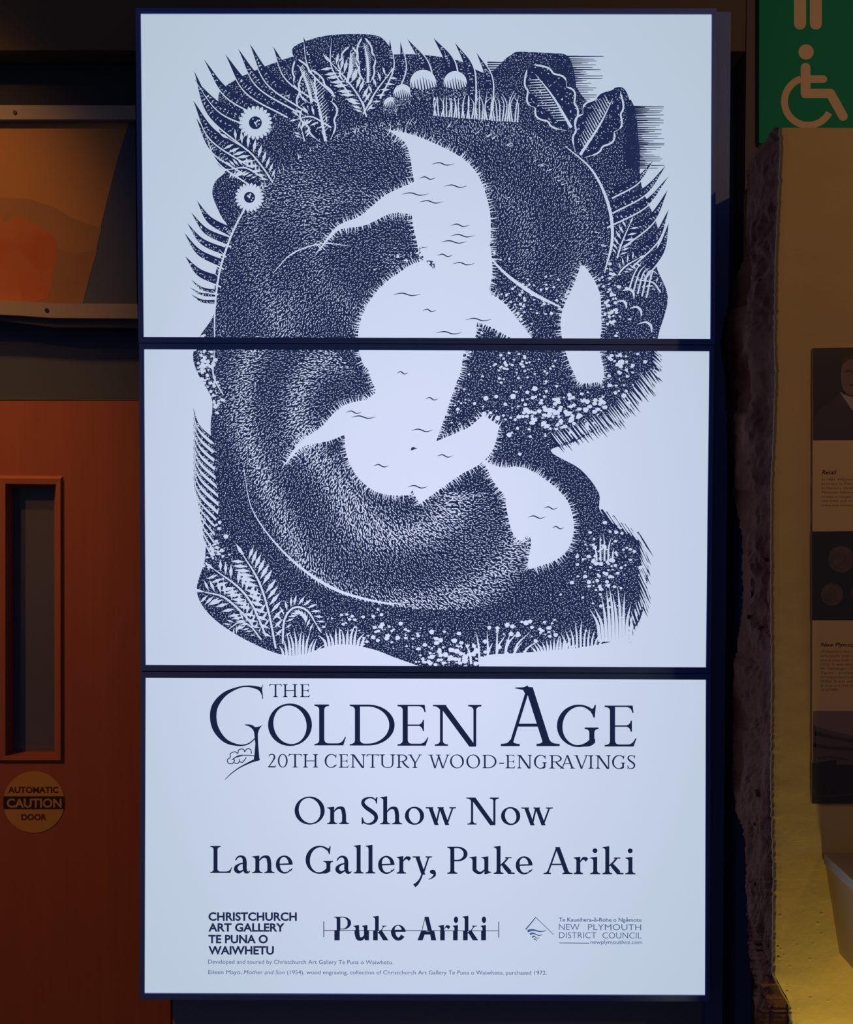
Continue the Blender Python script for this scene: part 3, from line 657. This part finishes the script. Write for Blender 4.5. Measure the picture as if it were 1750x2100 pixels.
# grasses
def tuft(x, y, n, spread, hgt, layer=W3, w_=6, lean=0.):
    for k in range(n):
        u = (k/(n-1)-.5)*2; tx = x+u*spread+lean*hgt+rng.uniform(-4, 4); ty = y-hgt*(1-.45*u*u)*rng.uniform(.75, 1.05)
        art.add(strip([(x+u*spread*.72, y), (x+u*spread*.78+lean*hgt*.3, y-(y-ty)*.55), (tx, ty)], [w_, w_*.8, .4], 5), layer)
tuft(1010, 1362, 6, 60, 78, w_=5); tuft(1035, 1350, 5, 50, 70, w_=5, lean=.35); tuft(615, 1352, 11, 45, 66, w_=6); tuft(705, 1330, 11, 50, 50, w_=6); tuft(1140, 1348, 14, 54, 46, w_=6); tuft(1195, 1335, 10, 46, 62, w_=5); tuft(1262, 1316, 10, 44, 125, w_=7, lean=-.05); tuft(1240, 1150, 5, 22, 60, w_=4)
for k in range(15):   # blades down the left flank
    y = 838+k*15.5; blade(448-abs(k-7)*.8, y+70+k*1.5, 396+max(0, k-9)*5, y-2, 9, bend=-.13)
# ferns lower left
frond([(500, 1140), (530, 1190), (550, 1250), (566, 1330)], 30, 14, 4); frond([(440, 1168), (490, 1205), (520, 1245), (546, 1305)], 26, 13, 4); frond([(420, 1214), (460, 1225), (500, 1260), (520, 1285)], 24, 11, 4)
frond([(650, 1282), (630, 1252), (604, 1246), (584, 1270), (580, 1320)], 19, 14, 4); frond([(470, 1290), (492, 1276), (515, 1285), (536, 1312)], 15, 9, 3)
# ragged crest where dark meets paper at top left clearing
AT, AL = art.arr()
MOF = {INK: 0, INK2: 0, INK3: 0, W1: 1, W2: 1, W3: 1}
for k in range(2):
    T_, L_ = clipped(AT, AL, SCR[k])
    o = print_mesh('woodcut_print', T_, L_, [M_INK, M_LIT], MOF, YS, DISP[k]); o['kind'] = 'stuff'
    o['label'] = 'dark blue and white woodcut of leaves, ferns and grasses around pale water'

# ================================================================ LETTERING ON THE LOWEST SCREEN
S3 = SCR[2]; D3 = DISP[2]; G = []
bl = lambda x, y0=1528.3: y0+(x-552)*.0038
z1 = lambda x, y: (420+x/3.889, 1390+y/3.889)
# big opening G drawn from strokes
def zs_(pts): return [z1(*p) for p in pts]
G += strip(zs_([(458, 92), (420, 80), (350, 68), (270, 78), (160, 130), (85, 220), (68, 320), (95, 420), (170, 505), (275, 538), (350, 525), (405, 480)]), [v/3.889 for v in (22, 24, 14, 14, 34, 50, 52, 48, 32, 14, 10, 8)], 10)
G += [zs_([(425, 72), (445, 84), (468, 48), (457, 88), (463, 130), (466, 170), (459, 168), (456, 140), (440, 108), (412, 88)])]
G += [zs_(quad((320, 372), (385, 368), (398, 392))+quad((398, 392), (438, 395), (474, 368))+quad((474, 368), (432, 395), (424, 450))+[(426, 520), (437, 652), (390, 662), (398, 600), (404, 520), (400, 500)]+quad((396, 450), (392, 392), (320, 377)))]
G += strip(zs_([(437, 645), (370, 670), (280, 715), (210, 765), (162, 812)]), [v/3.889 for v in (26, 16, 9, 7, 4)], 8)
for pts in [[(395, 622), (330, 618), (270, 622), (215, 655)], [(372, 606), (368, 575), (340, 566), (318, 592)], [(318, 592), (310, 570), (275, 572), (264, 605)], [(264, 605), (240, 590), (205, 605), (205, 635)], [(205, 635), (180, 655), (190, 682), (212, 686)],
            [(212, 686), (222, 684), (238, 660), (232, 650)], [(235, 676), (258, 684), (275, 670), (276, 648)], [(276, 668), (300, 674), (318, 655), (332, 634)], [(225, 650), (250, 634), (300, 620)]]:
    G += strip(zs_(pts), [7/3.889]*len(pts), 6)
for ch, x0, x1, top in [('O', 549.9, 640, 0), ('L', 645, 709.8, 0), ('D', 717.5, 809.6, 0), ('E', 815.5, 879, 0), ('N', 888, 987.8, 0), ('G', 1142.6, 1228, 0), ('E', 1240.3, 1305.9, 0)]:
    G += put(ch, x0, x1, bl(x0), 84, 10.5, 4.0)
GT = G
G2 = put('A', 1027.4, 1148.2, bl(1027), 121, 13.5, 6.2, serif=16)
G2 += strip([(1084, 1409), (1075, 1412), (1060, 1411), (1056, 1411)], [8, 6, 2.5, 1], 4)+[[(1078, 1424), (1072, 1413), (1086, 1408), (1090, 1424)]]
for ch, x0, x1 in [('T', 552.4, 578.1), ('H', 580, 610.3), ('E', 615.4, 636)]: G2 += put(ch, x0, x1, 1429.6, 26.5, 3.4, 1.5)
flat('title_lettering', GT+G2, M_INK2, YS, D3, clip=S3)
G = []
for ch, x0, x1 in [('2', 550.4, 566.6), ('0', 570, 590.2), ('T', 591.8, 619.3), ('H', 621.3, 652.7), ('C', 666, 690.8), ('E', 695, 715.7), ('N', 718.3, 750.4), ('T', 751.7, 777.4), ('U', 778.2, 811.6), ('R', 813.4, 840.4), ('Y', 836.6, 865.6),
                   ('W', 878.5, 922.7), ('O', 923.2, 951.8), ('O', 956.7, 984.9), ('D', 989.6, 1018.6), ('-', 1024.3, 1034), ('E', 1037, 1057.2), ('N', 1059.8, 1091.7), ('G', 1095.5, 1121.5), ('R', 1126.6, 1158), ('A', 1149, 1179.9), ('V', 1177.3, 1207.4),
                   ('I', 1206.9, 1217.7), ('N', 1221, 1253.1), ('G', 1255.7, 1282.7), ('S', 1287, 1303.3)]:
    G += put(ch, x0, x1, bl(x0, 1573.8), 27.5, 3.5, 1.6)
flat('subtitle_lettering', G, M_INK, YS, D3, clip=S3)
G = []
for ch, x0, x1 in [('O', 604.4, 666.2), ('n', 671, 716.4), ('S', 741, 775.6), ('h', 779.8, 825.2), ('o', 830.6, 870), ('w', 873.2, 935.6), ('N', 956.4, 1023.6), ('o', 1027.8, 1067.4), ('w', 1069.4, 1134)]:
    G += put(ch, x0, x1, 1690+(x0-604)*.003, 55.5, 8.2, 3.0)
for ch, x0, x1 in [('L', 431.5, 476.2), ('a', 479.8, 513.3), ('n', 517.4, 563.2), ('e', 565.9, 600.5), ('G', 627, 683.3), ('a', 688, 721.7), ('l', 725.8, 745.8), ('l', 750, 770.2), ('e', 775.7, 809.5), ('r', 813.6, 843.8), ('y', 846.5, 886.3), (',', 878.6, 894.5),
                   ('P', 917.7, 959.2), ('u', 963, 1008.2), ('k', 1012.8, 1056), ('e', 1058, 1092.5), ('A', 1115, 1174.7), ('r', 1176.7, 1206.9), ('i', 1210.7, 1231.5), ('k', 1235.8, 1279.3), ('i', 1282.8, 1303.7)]:
    G += put(ch, x0, x1, 1790.2+(x0-432)*.0034, 55.5, 8.2, 3.0)
flat('notice_lettering', G, M_INK2, YS, D3, clip=S3)
# logo split by a thin line: serif letters above it, heavy plain letters below
UPc = [(600, 1860), (1100, 1860), (1100, 1908.4), (600, 1908.4)]; LOc = [(600, 1908.4), (1100, 1908.4), (1100, 1950), (600, 1950)]
U_, Lw = [], []
for ch, x0, x1 in [('P', 685.6, 720.3), ('u', 725.4, 757.8), ('k', 765.3, 797.6), ('e', 802.3, 832.3), ('A', 856.2, 894.8), ('r', 899, 924), ('i', 928.8, 942.9), ('k', 948.7, 983.9), ('i', 986.2, 1000.3)]:
    U_ += put(ch, x0, x1, 1928, 48, 7.6, 1.6)
# lower halves drawn as plain heavy strokes
for a in [(686, 697), (765.5, 775), (903, 912.5), (929.5, 939), (950, 959.5), (987, 997)]: Lw += [[(a[0], 1908), (a[1], 1908), (a[1], 1928.3), (a[0], 1928.3)]]
Lw += strip([(732.5, 1900), (732.5, 1914), (735.5, 1924), (743, 1925), (750, 1917)], [10, 10, 9, 6, 4], 8); Lw += [[(746.5, 1905), (757, 1905), (757, 1928.3), (749, 1928.3), (747, 1924)]]
for x in (774, 958): Lw += [[(x+.5, 1913), (x+8, 1906), (x+23, 1928.3), (x+12, 1928.3), (x+4, 1915)]]
Lw += arc(817.3, 1909, 15.5, 20, 180, 36, 9.5, 6.5, tilt=0) ; Lw = [g for g in Lw]
Lw += [[(802, 1902), (811, 1902), (811, 1912), (802, 1912)]]
Lw += [[(865.5, 1905), (875.5, 1905), (867, 1928.3), (856.5, 1928.3)], [(880.5, 1905), (890, 1905), (895, 1928.3), (884.5, 1928.3)], [(866, 1910), (886, 1910), (886, 1916.5), (866, 1916.5)]]
p = Print(); p.add(U_); a1 = clipped(*p.arr(), UPc); p = Print(); p.add(Lw); a2 = clipped(*p.arr(), LOc)
p = Print(); p.add([[(806, 1906.6), (832, 1906.8), (832.3, 1911), (806, 1911)], [(664, 1907.3), (1023, 1908.2), (1023, 1909.6), (664, 1908.7)], [(663.4, 1889.4), (665, 1889.4), (665, 1922), (663.4, 1922)], [(1022.4, 1890), (1024, 1890), (1024, 1923), (1022.4, 1923)]]); a3 = p.arr()
print_mesh('split_word_logo', np.concatenate([a1[0], a2[0], a3[0]]), np.concatenate([a1[1], a2[1], a3[1]]), [M_INK2], {1: 0}, YS, D3)
# gallery name, heavy plain capitals
G = []
for s_, x1, yb in [('CHRISTCHURCH', 609, 1887.5), ('ART GALLERY', 584, 1909.8), ('TE PUNA O', 549.5, 1933.7), ('WAIWHETU', 562, 1956.7)]: G += text_px(s_, 427.6, x1, yb, 15.8, bold=.032, slope=.001)
flat('gallery_name_lettering', G, M_INK, YS, D3, clip=S3)
G = text_px('Developed and toured by Christchurch Art Gallery Te Puna o Waiwhetu.', 427, 806, 1976.2, 8.2, .0)
G += text_px('Eileen Mayo,', 427.5, 496, 1997.4, 8.2, .0)+text_px('Mother and Son', 500, 583, 1997.6, 8.2, .0, shear=.2)+text_px('(1954), wood engraving, collection of Christchurch Art Gallery Te Puna o Waiwhetu, purchased 1972.', 589, 1121.7, 1997.8, 8.2, .0, slope=.002)
flat('caption_lettering', G, M_SOFT, YS, D3, clip=S3)
z8 = lambda x, y: (1060+x/6.481, 1860+y/6.481)
G = strip([z8(120, 298), z8(190, 215), z8(255, 135)], [2.6, 2.2, 1.8], 3)+strip([z8(250, 135), z8(370, 250), z8(490, 366)], [1.3, 1.2, 1.2], 3)
for (xa, ya, xb, yb, th_) in [(140, 322, 390, 310, 30), (172, 362, 342, 366, 24), (202, 402, 300, 404, 22), (232, 436, 272, 434, 26)]:
    n = 16; up = []; dn = []
    for i in range(n+1):
        u = i/n; x = xa+(xb-xa)*u; yc = ya+(yb-ya)*u+(-math.sin(u*6.28)*13); hh = th_*(.55-.42*u) if th_ != 26 else 13*(1-u*.6)
        sl = (1-u)*th_*.35; up.append(z8(x, yc-hh)); dn.append(z8(x+sl, yc+hh))
    G += [[up[i], up[i+1], dn[i+1], dn[i]] for i in range(n)]
G += text_px('Te Kaunihera-\u0101-Rohe o Ng\u0101motu', 1146.4, 1315.8, 1889.8, 7.8, .012)+text_px('NEW', 1146.6, 1189, 1907, 12.2, -.006)+text_px('PLYMOUTH', 1206.5, 1315.3, 1907.4, 12.2, -.006)
G += text_px('DISTRICT', 1147, 1223.5, 1923.8, 12.2, -.006)+text_px('COUNCIL', 1236, 1316, 1924.3, 12.2, -.006)+text_px('newplymouthnz.com', 1211.5, 1317.3, 1935.4, 7.6, .004)+[[(1147.2, 1933), (1209, 1933.6), (1209, 1935), (1147.2, 1934.4)]]
flat('council_logo', G, M_SOFT, YS, D3, clip=S3)

# ================================================================ DOOR STICKER
YK = YD-.001
st = empty('caution_sticker', at(70, 1706, YK-.001), 'round yellow sticker with a black band reading automatic caution door, on red wooden door', 'sticker')
disc('sticker_face', 69.5, 1645, YK, 63, .0008, M_STICKY, st, 48)
flat('band', [[(7.5, 1633), (131.5, 1633), (132.2, 1646), (131.5, 1659.5), (7.5, 1659.5), (6.6, 1646)]], M_STICKB, YK, st)
# rounded letters for the sticker are the built-in lettering
flat('upper_lettering', text_px('AUTOMATIC', 17, 120, 1625.5, 11.5, .032, slope=0), M_STICKR, YK, st, layer=2)
flat('lower_lettering', text_px('DOOR', 44, 95.5, 1681.5, 11.5, .032, slope=0), M_STICKR, YK, st, layer=2)
flat('band_lettering', text_px('CAUTION', 14, 126.5, 1655.5, 17.2, .032, slope=0), M_STICKY, YK, st, layer=2)

# ================================================================ PICTURE PANEL upper left
YP = .085
pic = empty('picture_panel', at(40, 660, YP), 'large orange glowing printed picture held between two pale rails at upper left', 'picture')
PRN = [mat('print_sand', (.42, .20, .07), .7, vary=((3, 3, 5), .3, (.36, .17, .07))), mat('print_navy', (.05, .075, .15), .7), mat('print_earth', (.32, .15, .06), .7, vary=((9, 9, 9), .25, (.26, .13, .07))),
       mat('print_red_mound', (.36, .075, .025), .7, vary=((10, 10, 10), .25, (.42, .14, .06))), mat('print_brown', (.22, .10, .055), .7, vary=((12, 12, 12), .3, (.28, .14, .08)))]
slab('backing_board', [(-420, 216), (277, 216), (281, 652), (-420, 652)], YP, .006, PRN[1], pic)
p = Print(); p.add([[(-420, 216), (276, 216), (262, 260), (240, 330), (205, 470), (186, 560), (170, 620), (-420, 620)]], 1)
p.add([[(-420, 408), (0, 405), (60, 408), (110, 425), (150, 448), (208, 468), (186, 560), (170, 622), (-420, 622)]], 2)
p.add([sm([(-60, 440), (-10, 430), (10, 455), (35, 445), (75, 460), (105, 480), (118, 510), (108, 560), (100, 600), (60, 622), (-60, 622)], 4)], 3)
p.add([[(104, 505), (150, 520), (200, 512), (186, 560), (170, 622), (90, 622), (94, 570)]], 2.5)
p.add([sm([(22, 520), (40, 512), (62, 540), (88, 566), (100, 584), (96, 612), (50, 616), (38, 580), (30, 550)], 4)], 4)
LM = {1: 0, 2: 1, 2.5: 3, 3: 2, 4: 4}
T_, L_ = p.arr(); mats = [PRN[0], PRN[2], PRN[3], PRN[4], mat('print_pink', (.38, .12, .05), .7, vary=((10, 10, 10), .35, (.40, .085, .03)))]
# the brown valley patch shares the mound's layer
print_mesh('printed_image', T_, L_, mats, LM, YP-.0002, pic)
bevel(slab('rail', [(-420, 214), (278, 216), (279, 245), (-420, 246)], YP-.012, .011, M_RAIL, pic), .001)
rl = slab('rail', [(-420, 610), (-40, 615), (60, 619), (110, 622), (282, 623), (283, 653), (110, 652), (40, 647), (-40, 643), (-420, 640)], YP-.016, .015, M_RAIL, pic)
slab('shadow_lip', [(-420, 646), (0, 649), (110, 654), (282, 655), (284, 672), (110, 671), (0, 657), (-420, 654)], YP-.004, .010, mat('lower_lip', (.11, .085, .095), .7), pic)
disc('screw', 30, 230, YP-.0135, 4, .002, M_SCREW, pic, 14); disc('screw', 95.5, 636, YP-.0175, 4, .002, M_SCREW, pic, 14)

# ================================================================ GREEN TOILET SIGN
YG = .12
sg = empty('toilet_sign', at(1650, 296, YG), 'green toilet sign with cream standing figure and wheelchair symbol above the cream wall', 'sign')
slab('sign_board', [(1557, -260), (1990, -260), (1990, 296), (1557, 294)], YG, .02, M_GREEN, sg, bv=.001)
z3 = lambda x, y: (1430+x/3, y/3)
def caps(pts, w_, n=1, round0=True, round1=True):
    P = [z3(*p) for p in pts]; g = []
    for a, b in zip(P[:-1], P[1:]): g += strip([a, b], [w_/3, w_/3], 1)
    for q in P[1:-1]+([P[0]] if round0 else [])+([P[-1]] if round1 else []): g += dot(q[0], q[1], w_/6, 16)
    return g
G = dot(*z3(671, 320), 47/3, 28)+caps([(668, 417), (668, 575)], 60, round1=True)+caps([(690, 487), (778, 487)], 46, round0=False)+caps([(668, 575), (820, 575), (898, 715)], 58)
ww = []
for k in range(45):
    a = math.radians(108+k*(332-108)/44); 
    ww.append(z3(684+146*math.cos(a), 625-146*math.sin(a)))
wheel = strip(ww, [42/3]*len(ww), 1)
flat('wheel', wheel, M_PICTO, YG, sg)
G = [g for g in G]
def flat_stack(name, polys, m, Y, parent):
    p = Print()
    for i, g in enumerate(polys): p.add([g], 1+i*.12)
    T, L = p.arr(); return print_mesh(name, T, L, [m], {l: 0 for l in set(L.tolist())}, Y, parent)
flat_stack('wheelchair_symbol', G, M_PICTO, YG, sg)
flat_stack('standing_figure_symbol', caps([(634, -160), (634, 146)], 74)+caps([(731, -160), (731, 146)], 74)+[[z3(597, -420), z3(768, -420), z3(768, -150), z3(597, -150)]]+caps([(560, -400), (560, -180)], 50)+caps([(805, -400), (805, -180)], 50)+dot(*z3(682, -500), 20, 24), M_PICTO, YG, sg)

# ================================================================ RIGHT WALL with broken end
YW = -.19; XE = at(1590, 1000, YW).x
def interp(tab, y):
    if y <= tab[0][1]: return tab[0][0]
    for (xa, ya), (xb, yb) in zip(tab[:-1], tab[1:]):
        if y <= yb: return xa+(xb-xa)*(y-ya)/(yb-ya)
    return tab[-1][0]
FRONT = [(1600, 262), (1603, 300), (1598, 420), (1593, 520), (1590, 700), (1593, 760), (1588, 900), (1584, 1000), (1583, 1200), (1585, 1400), (1583, 1600), (1588, 1800), (1586, 2000), (1603, 2035), (1618, 2060), (1622, 2100), (1625, 2700)]
BACK = [(1588, 262), (1585, 268), (1570, 290), (1540, 318), (1533, 345), (1530, 530), (1522, 541), (1505, 575), (1500, 600), (1490, 640), (1478, 680), (1471, 700), (1474, 730), (1480, 770), (1487, 820), (1493, 850), (1490, 880), (1497, 910), (1508, 945), (1503, 1000),
        (1510, 1040), (1518, 1070), (1522, 1100), (1524, 1200), (1522, 1260), (1510, 1340), (1502, 1430), (1505, 1470), (1502, 1500), (1503, 1600), (1510, 1665), (1525, 1695), (1530, 1760), (1533, 1860), (1535, 1950), (1545, 2000), (1550, 2100), (1550, 2700)]
ys = np.concatenate([np.arange(262, 2110, 4.5), np.arange(2115, 2560, 15)])
# front face: fine strip near the broken edge, then a broad plane
fe = [interp(FRONT, y)+2.2*noise.noise(Vector((0, y*.09, 3)))+1.6*noise.noise(Vector((0, y*.31, 7))) for y in ys]
V = []; Fc = []; nc = 9; XFAR = XR
for i, y in enumerate(ys):
    a = at(fe[i], y, YW)
    z = max(0.0, a.z)
    cols = [a.x, a.x+.004, a.x+.012]+[a.x+.012+(XFAR-a.x-.012)*t for t in (.02, .05, .1, .2, .5, 1.)]
    for j, x in enumerate(cols):
        dy = 0.0
        if j == 0: dy = .004
        if j == 1: dy = .001
        if 0 < j < 7: dy += .0008*noise.noise(Vector((x*30, z*30, 1)))
        V.append((x, YW+dy, z))
for i in range(len(ys)-1):
    for j in range(nc-1): Fc.append((i*nc+j, (i+1)*nc+j, (i+1)*nc+j+1, i*nc+j+1))
NV = len(V)
# back face and top so that the wall is a solid
yb_ = .10
ztop = V[0][2]
back = [(V[0][0]+.05, yb_, ztop), (XFAR, yb_, ztop), (XFAR, yb_, 0), (V[0][0]+.05, yb_, 0)]
V += back; Fc += [(NV, NV+1, NV+2, NV+3), tuple([0]+list(range(1, nc)))+(NV+1, NV)]
wr = mesh('wall_right', V, Fc, M_CREAM); tag(wr, kind='structure')
# thin ragged lip of plaster at the front edge
V = []; Fc = []
for i, y in enumerate(ys):
    a = at(fe[i], y, YW); t_ = .0035+.0035*abs(noise.noise(Vector((5, y*.2, 1)))); z = max(0., a.z)
    V += [(a.x+.002, YW-.0006, z), (a.x-.0004, YW+.001, z), (a.x-.0006, YW+.001+t_, z)]
for i in range(len(ys)-1):
    for j in range(2): Fc.append((i*3+j, (i+1)*3+j, (i+1)*3+j+1, i*3+j+1))
mesh('broken_plaster_edge', V, Fc, M_EDGE, wr)
# rough end face
nu = 22; V = []; Fc = []
for i, y in enumerate(ys):
    jag = 4.0*noise.noise(Vector((2, y*.035, 9)))+3.0*noise.noise(Vector((2, y*.14, 4)))+1.5*noise.noise(Vector((2, y*.4, 4)))
    f0 = at(fe[i], y, YW+.003); bx_ = min(interp(BACK, y)+jag, fe[i]-4); b0 = atX(bx_, y, XE+.004)
    b0.z = max(0, b0.z)
    for j in range(nu+1):
        u = j/nu; P_ = Vector((f0.x+(b0.x-f0.x)*u, f0.y+(b0.y-f0.y)*u, f0.z+(b0.z-f0.z)*u)); s_ = math.sin(math.pi*u)
        q = Vector((P_.y*14, P_.z*9, 2)); a = noise.noise(q)*.020+abs(noise.noise(q*3.1))*-.008+noise.noise(q*9)*.0025
        led = noise.noise(Vector((P_.y*5, P_.z*16, 8))); a += .010*max(0, min(1, (led-.05)*8))
        P_.x += a*(s_**.6)-.004*s_
        if j == nu: P_.x += .004*noise.noise(Vector((y*.3, 0, 0)))
        P_.z = max(0.0, P_.z); V.append(P_)
    # return behind the broken rim
    V.append(Vector((b0.x+.02, b0.y+.012, b0.z))); V.append(Vector((b0.x+.09, yb_-.002, b0.z)))
W2_ = nu+3
for i in range(len(ys)-1):
    for j in range(W2_-1): Fc.append((i*W2_+j, i*W2_+j+1, (i+1)*W2_+j+1, (i+1)*W2_+j))
ro = mesh('broken_core', V, Fc, M_ROCK, wr); ro['label'] = 'rough broken maroon end of the wall'
# chips lodged in the broken end
for k in range(10):
    y = rng.uniform(560, 2050); x = rng.uniform(interp(BACK, y)+14, interp(FRONT, y)-12); P_ = atX(x, y, XE-.006); s_ = rng.uniform(.003, .009)
    cv = [P_+Vector((-rng.random()*s_*.8-.001, math.cos(a)*s_*rng.uniform(.5, 1.1), math.sin(a)*s_*rng.uniform(.3, .8))) for a in (0, 1.2, 2.4, 3.6, 5)]
    bv_ = [v+Vector((.012, 0, 0)) for v in cv]; fc = [(0, 1, 2, 3, 4)]+[(i, (i+1) % 5, 5+(i+1) % 5, 5+i) for i in range(5)]
    mesh('stone_chip', cv+bv_, fc, M_ROCK, wr)
# plaster pits and lumps low on the wall
for k in range(26):
    y = rng.uniform(1868, 2090); x = rng.uniform(interp(FRONT, y)+10, 1700); P_ = at(x, y, YW); s_ = rng.uniform(.0015, .004); n = 6
    ring_ = [P_+Vector((math.cos(a)*s_*1.4, .0003, math.sin(a)*s_)) for a in [2*math.pi*i/n for i in range(n)]]
    mesh('plaster_lump', ring_+[P_+Vector((0, -s_*.22, 0))], [(i, (i+1) % n, n) for i in range(n)], M_CREAM, wr, smooth=True)

# ================================================================ INFORMATION PANEL on the right wall
YI = YW-.004
ip = empty('information_panel', at(1700, 1648, YI), 'tall cream history panel with a portrait, coins and a building photograph, on right wall', 'information panel')
M_PAPER = mat('panel_cream', (.72, .45, .20), .7); M_PH = mat('photo_dark', (.045, .035, .040), .4); M_PH2 = mat('photo_suit', (.075, .05, .055), .4); M_SKIN = mat('photo_skin', (.30, .17, .11), .4, vary=((22, 22, 22), .4, (.17, .09, .06)))
M_COL = mat('photo_collar', (.42, .32, .26), .4); M_COIN = mat('photo_coin', (.17, .11, .085), .4, vary=((80, 80, 80), .2, (.10, .07, .06))); M_SKY = mat('photo_sky', (.26, .15, .13), .4); M_TXT = mat('panel_maroon_text', (.10, .012, .01), .6); M_TXT2 = mat('panel_brown_text', (.24, .12, .045), .6)
slab('board', [(1668, 714), (2010, 708), (2010, 1652), (1666, 1648)], YI, .0038, M_PAPER, ip)
def flat2(name, items, m, parent=ip, layer=1, Y=YI): return flat(name, items, m, Y, parent, layer)
ph = flat2('portrait_photograph', [[(1668, 714), (2010, 708), (2010, 903), (1668, 903)]], M_PH)
flat2('suit', [[(1668, 860), (1680, 840), (1700, 828), (1722, 806), (1730, 812), (1757, 850), (1790, 806), (1830, 840), (1850, 903), (1668, 903)]], M_PH2, layer=2)
flat2('collar', [[(1722, 803), (1732, 809), (1750, 815), (1770, 815), (1790, 803), (1776, 840), (1757, 850), (1744, 836)]], M_COL, layer=3)
flat2('face', [sm([(1727, 752), (1730, 738), (1745, 732), (1765, 730), (1783, 738), (1790, 760), (1786, 790), (1770, 812), (1752, 813), (1736, 806), (1727, 792), (1725, 770)], 5)], M_SKIN, layer=4)
flat2('face_shadow', [strip_ for strip_ in strip([(1733, 764), (1740, 760), (1750, 763)], [3, 4, 2], 4)]+strip([(1744, 789), (1752, 791), (1762, 790)], [3, 4, 3], 3)+strip([(1752, 766), (1755, 776), (1752, 782)], [2, 3, 3], 3)+strip([(1762, 763), (1772, 760), (1780, 764)], [2, 4, 3], 4)+[sm([(1724, 750), (1728, 730), (1750, 722), (1780, 724), (1794, 745), (1788, 752), (1770, 738), (1742, 737), (1731, 746)], 4)], mat('photo_shade', (.07, .04, .03), .5), layer=5)
flat2('coin_photograph', [[(1666, 1090), (2010, 1086), (2010, 1273), (1666, 1272)]], M_PH)
for k, (x, y, r_) in enumerate([(1726, 1147, 27), (1707, 1219, 23), (1770, 1215, 24)]): flat2('printed_coin', dot(x, y, r_, 28), M_COIN, layer=2); flat2('printed_coin_relief', strip([(x-8, y-6), (x-2, y-12), (x+7, y-6), (x+4, y+6), (x-3, y+12)], [2]*5, 4)+strip([(x-r_*.75, y), (x-r_*.5, y+r_*.55), (x, y+r_*.78), (x+r_*.5, y+r_*.55)], [1]*4, 4), mat('coin_shade', (.10, .065, .055), .5), layer=3)
flat2('building_photograph', [[(1668, 1458), (2010, 1458), (2010, 1648), (1666, 1648)]], M_SKY)
M_B1 = mat('photo_building', (.15, .095, .09), .4); M_B2 = mat('photo_roofline', (.08, .05, .05), .4)
flat2('printed_building', [[(1668, 1484), (1674, 1490), (1760, 1512), (2010, 1530), (2010, 1600), (1668, 1600)]], M_B1, layer=2)
flat2('printed_roofline', [[(1672, 1500), (1740, 1515), (2010, 1535), (2010, 1541), (1740, 1522), (1672, 1508)], [(1668, 1524), (1700, 1530), (2010, 1548), (2010, 1553), (1700, 1537), (1668, 1532)], [(1676, 1553), (1700, 1550), (1742, 1556), (1742, 1560), (1700, 1554), (1676, 1557)], [(1671, 1490), (1674, 1490), (1674, 1562), (1671, 1562)]], M_B2, layer=3)
flat2('printed_street', [[(1666, 1566), (1700, 1560), (1716, 1558), (1716, 1568), (2010, 1572), (2010, 1648), (1666, 1648)]], M_PH, layer=4)
flat2('printed_street_edge', strip([(1680, 1633), (1720, 1631), (1760, 1628)], [1.4]*3, 3)+strip([(1700, 1620), (1703, 1626)], [2, 1], 2), M_B1, layer=5)
flat2('heading_lettering', text_px('Retail', 1686, 1714, 972.5, 8, .02, shear=.25, slope=0), M_TXT)
flat2('heading_lettering', text_px('New Plymouth', 1684, 1762, 1326, 8, .02, shear=.25, slope=0), M_TXT)
G = []
for k, s_ in enumerate(['In 1884 Wilkinson had a', 'business in Eltham and', 'in Hawera. Stratford', 'Plymouth followed. The', 'products ranged from', 'the main and iron, tea', 'china and kitchenware']): G += text_px(s_, 1686, 1686+len(s_)*4.0, 985.5+k*8.8, 5.0, .0, slope=0)
for k, s_ in enumerate(['Wilkinson\'s New Ply', 'wholesale and retail', 'store was built on the', '1922. It was designed', 'Mr Messenger, Griff', 'Taylor - architects for', 'of important local bui', '1920s. It was erected', '& Son Ltd. for the cost', 'of £7490.']): G += text_px(s_, 1684, 1684+len(s_)*4.0, 1338.5+k*8.7, 5.0, .0, slope=0)
flat2('body_lettering', G, M_TXT2)

# ================================================================ WALL SHELF lower right
sx0 = at(1692, 1748, YW).x; zt = at(1692, 1748, YW).z; zb = at(1722, 1955, YW).z; sxb = at(1722, 1955, YW).x
sh = empty('display_plinth', (sx0+.25, YW-.14, zb), 'brown wall-mounted plinth with a pale top edge at lower right of cream wall', 'plinth')
yf = YW-.20
V = [(sx0, YW, zt-.012), (sx0, yf, zt-.012), (sxb, YW, zb), (sxb, yf+.03, zb), (XR-.2, YW, zt-.012), (XR-.2, yf, zt-.012), (XR-.2, YW, zb), (XR-.2, yf+.03, zb)]
mesh('plinth_body', V, [(0, 2, 3, 1), (1, 3, 7, 5), (0, 1, 5, 4), (2, 6, 7, 3), (4, 5, 7, 6), (0, 4, 6, 2)], M_TABLE, sh)
bevel(box('plinth_top', sx0-.004, XR-.2, yf-.004, YW, zt-.012, zt, M_TABLE, sh), .002)
bevel(box('top_edge_strip', sx0-.006, sx0-.004, yf-.004, YW-.01, zt-.014, zt+.001, M_TABLE2, sh), .0005)
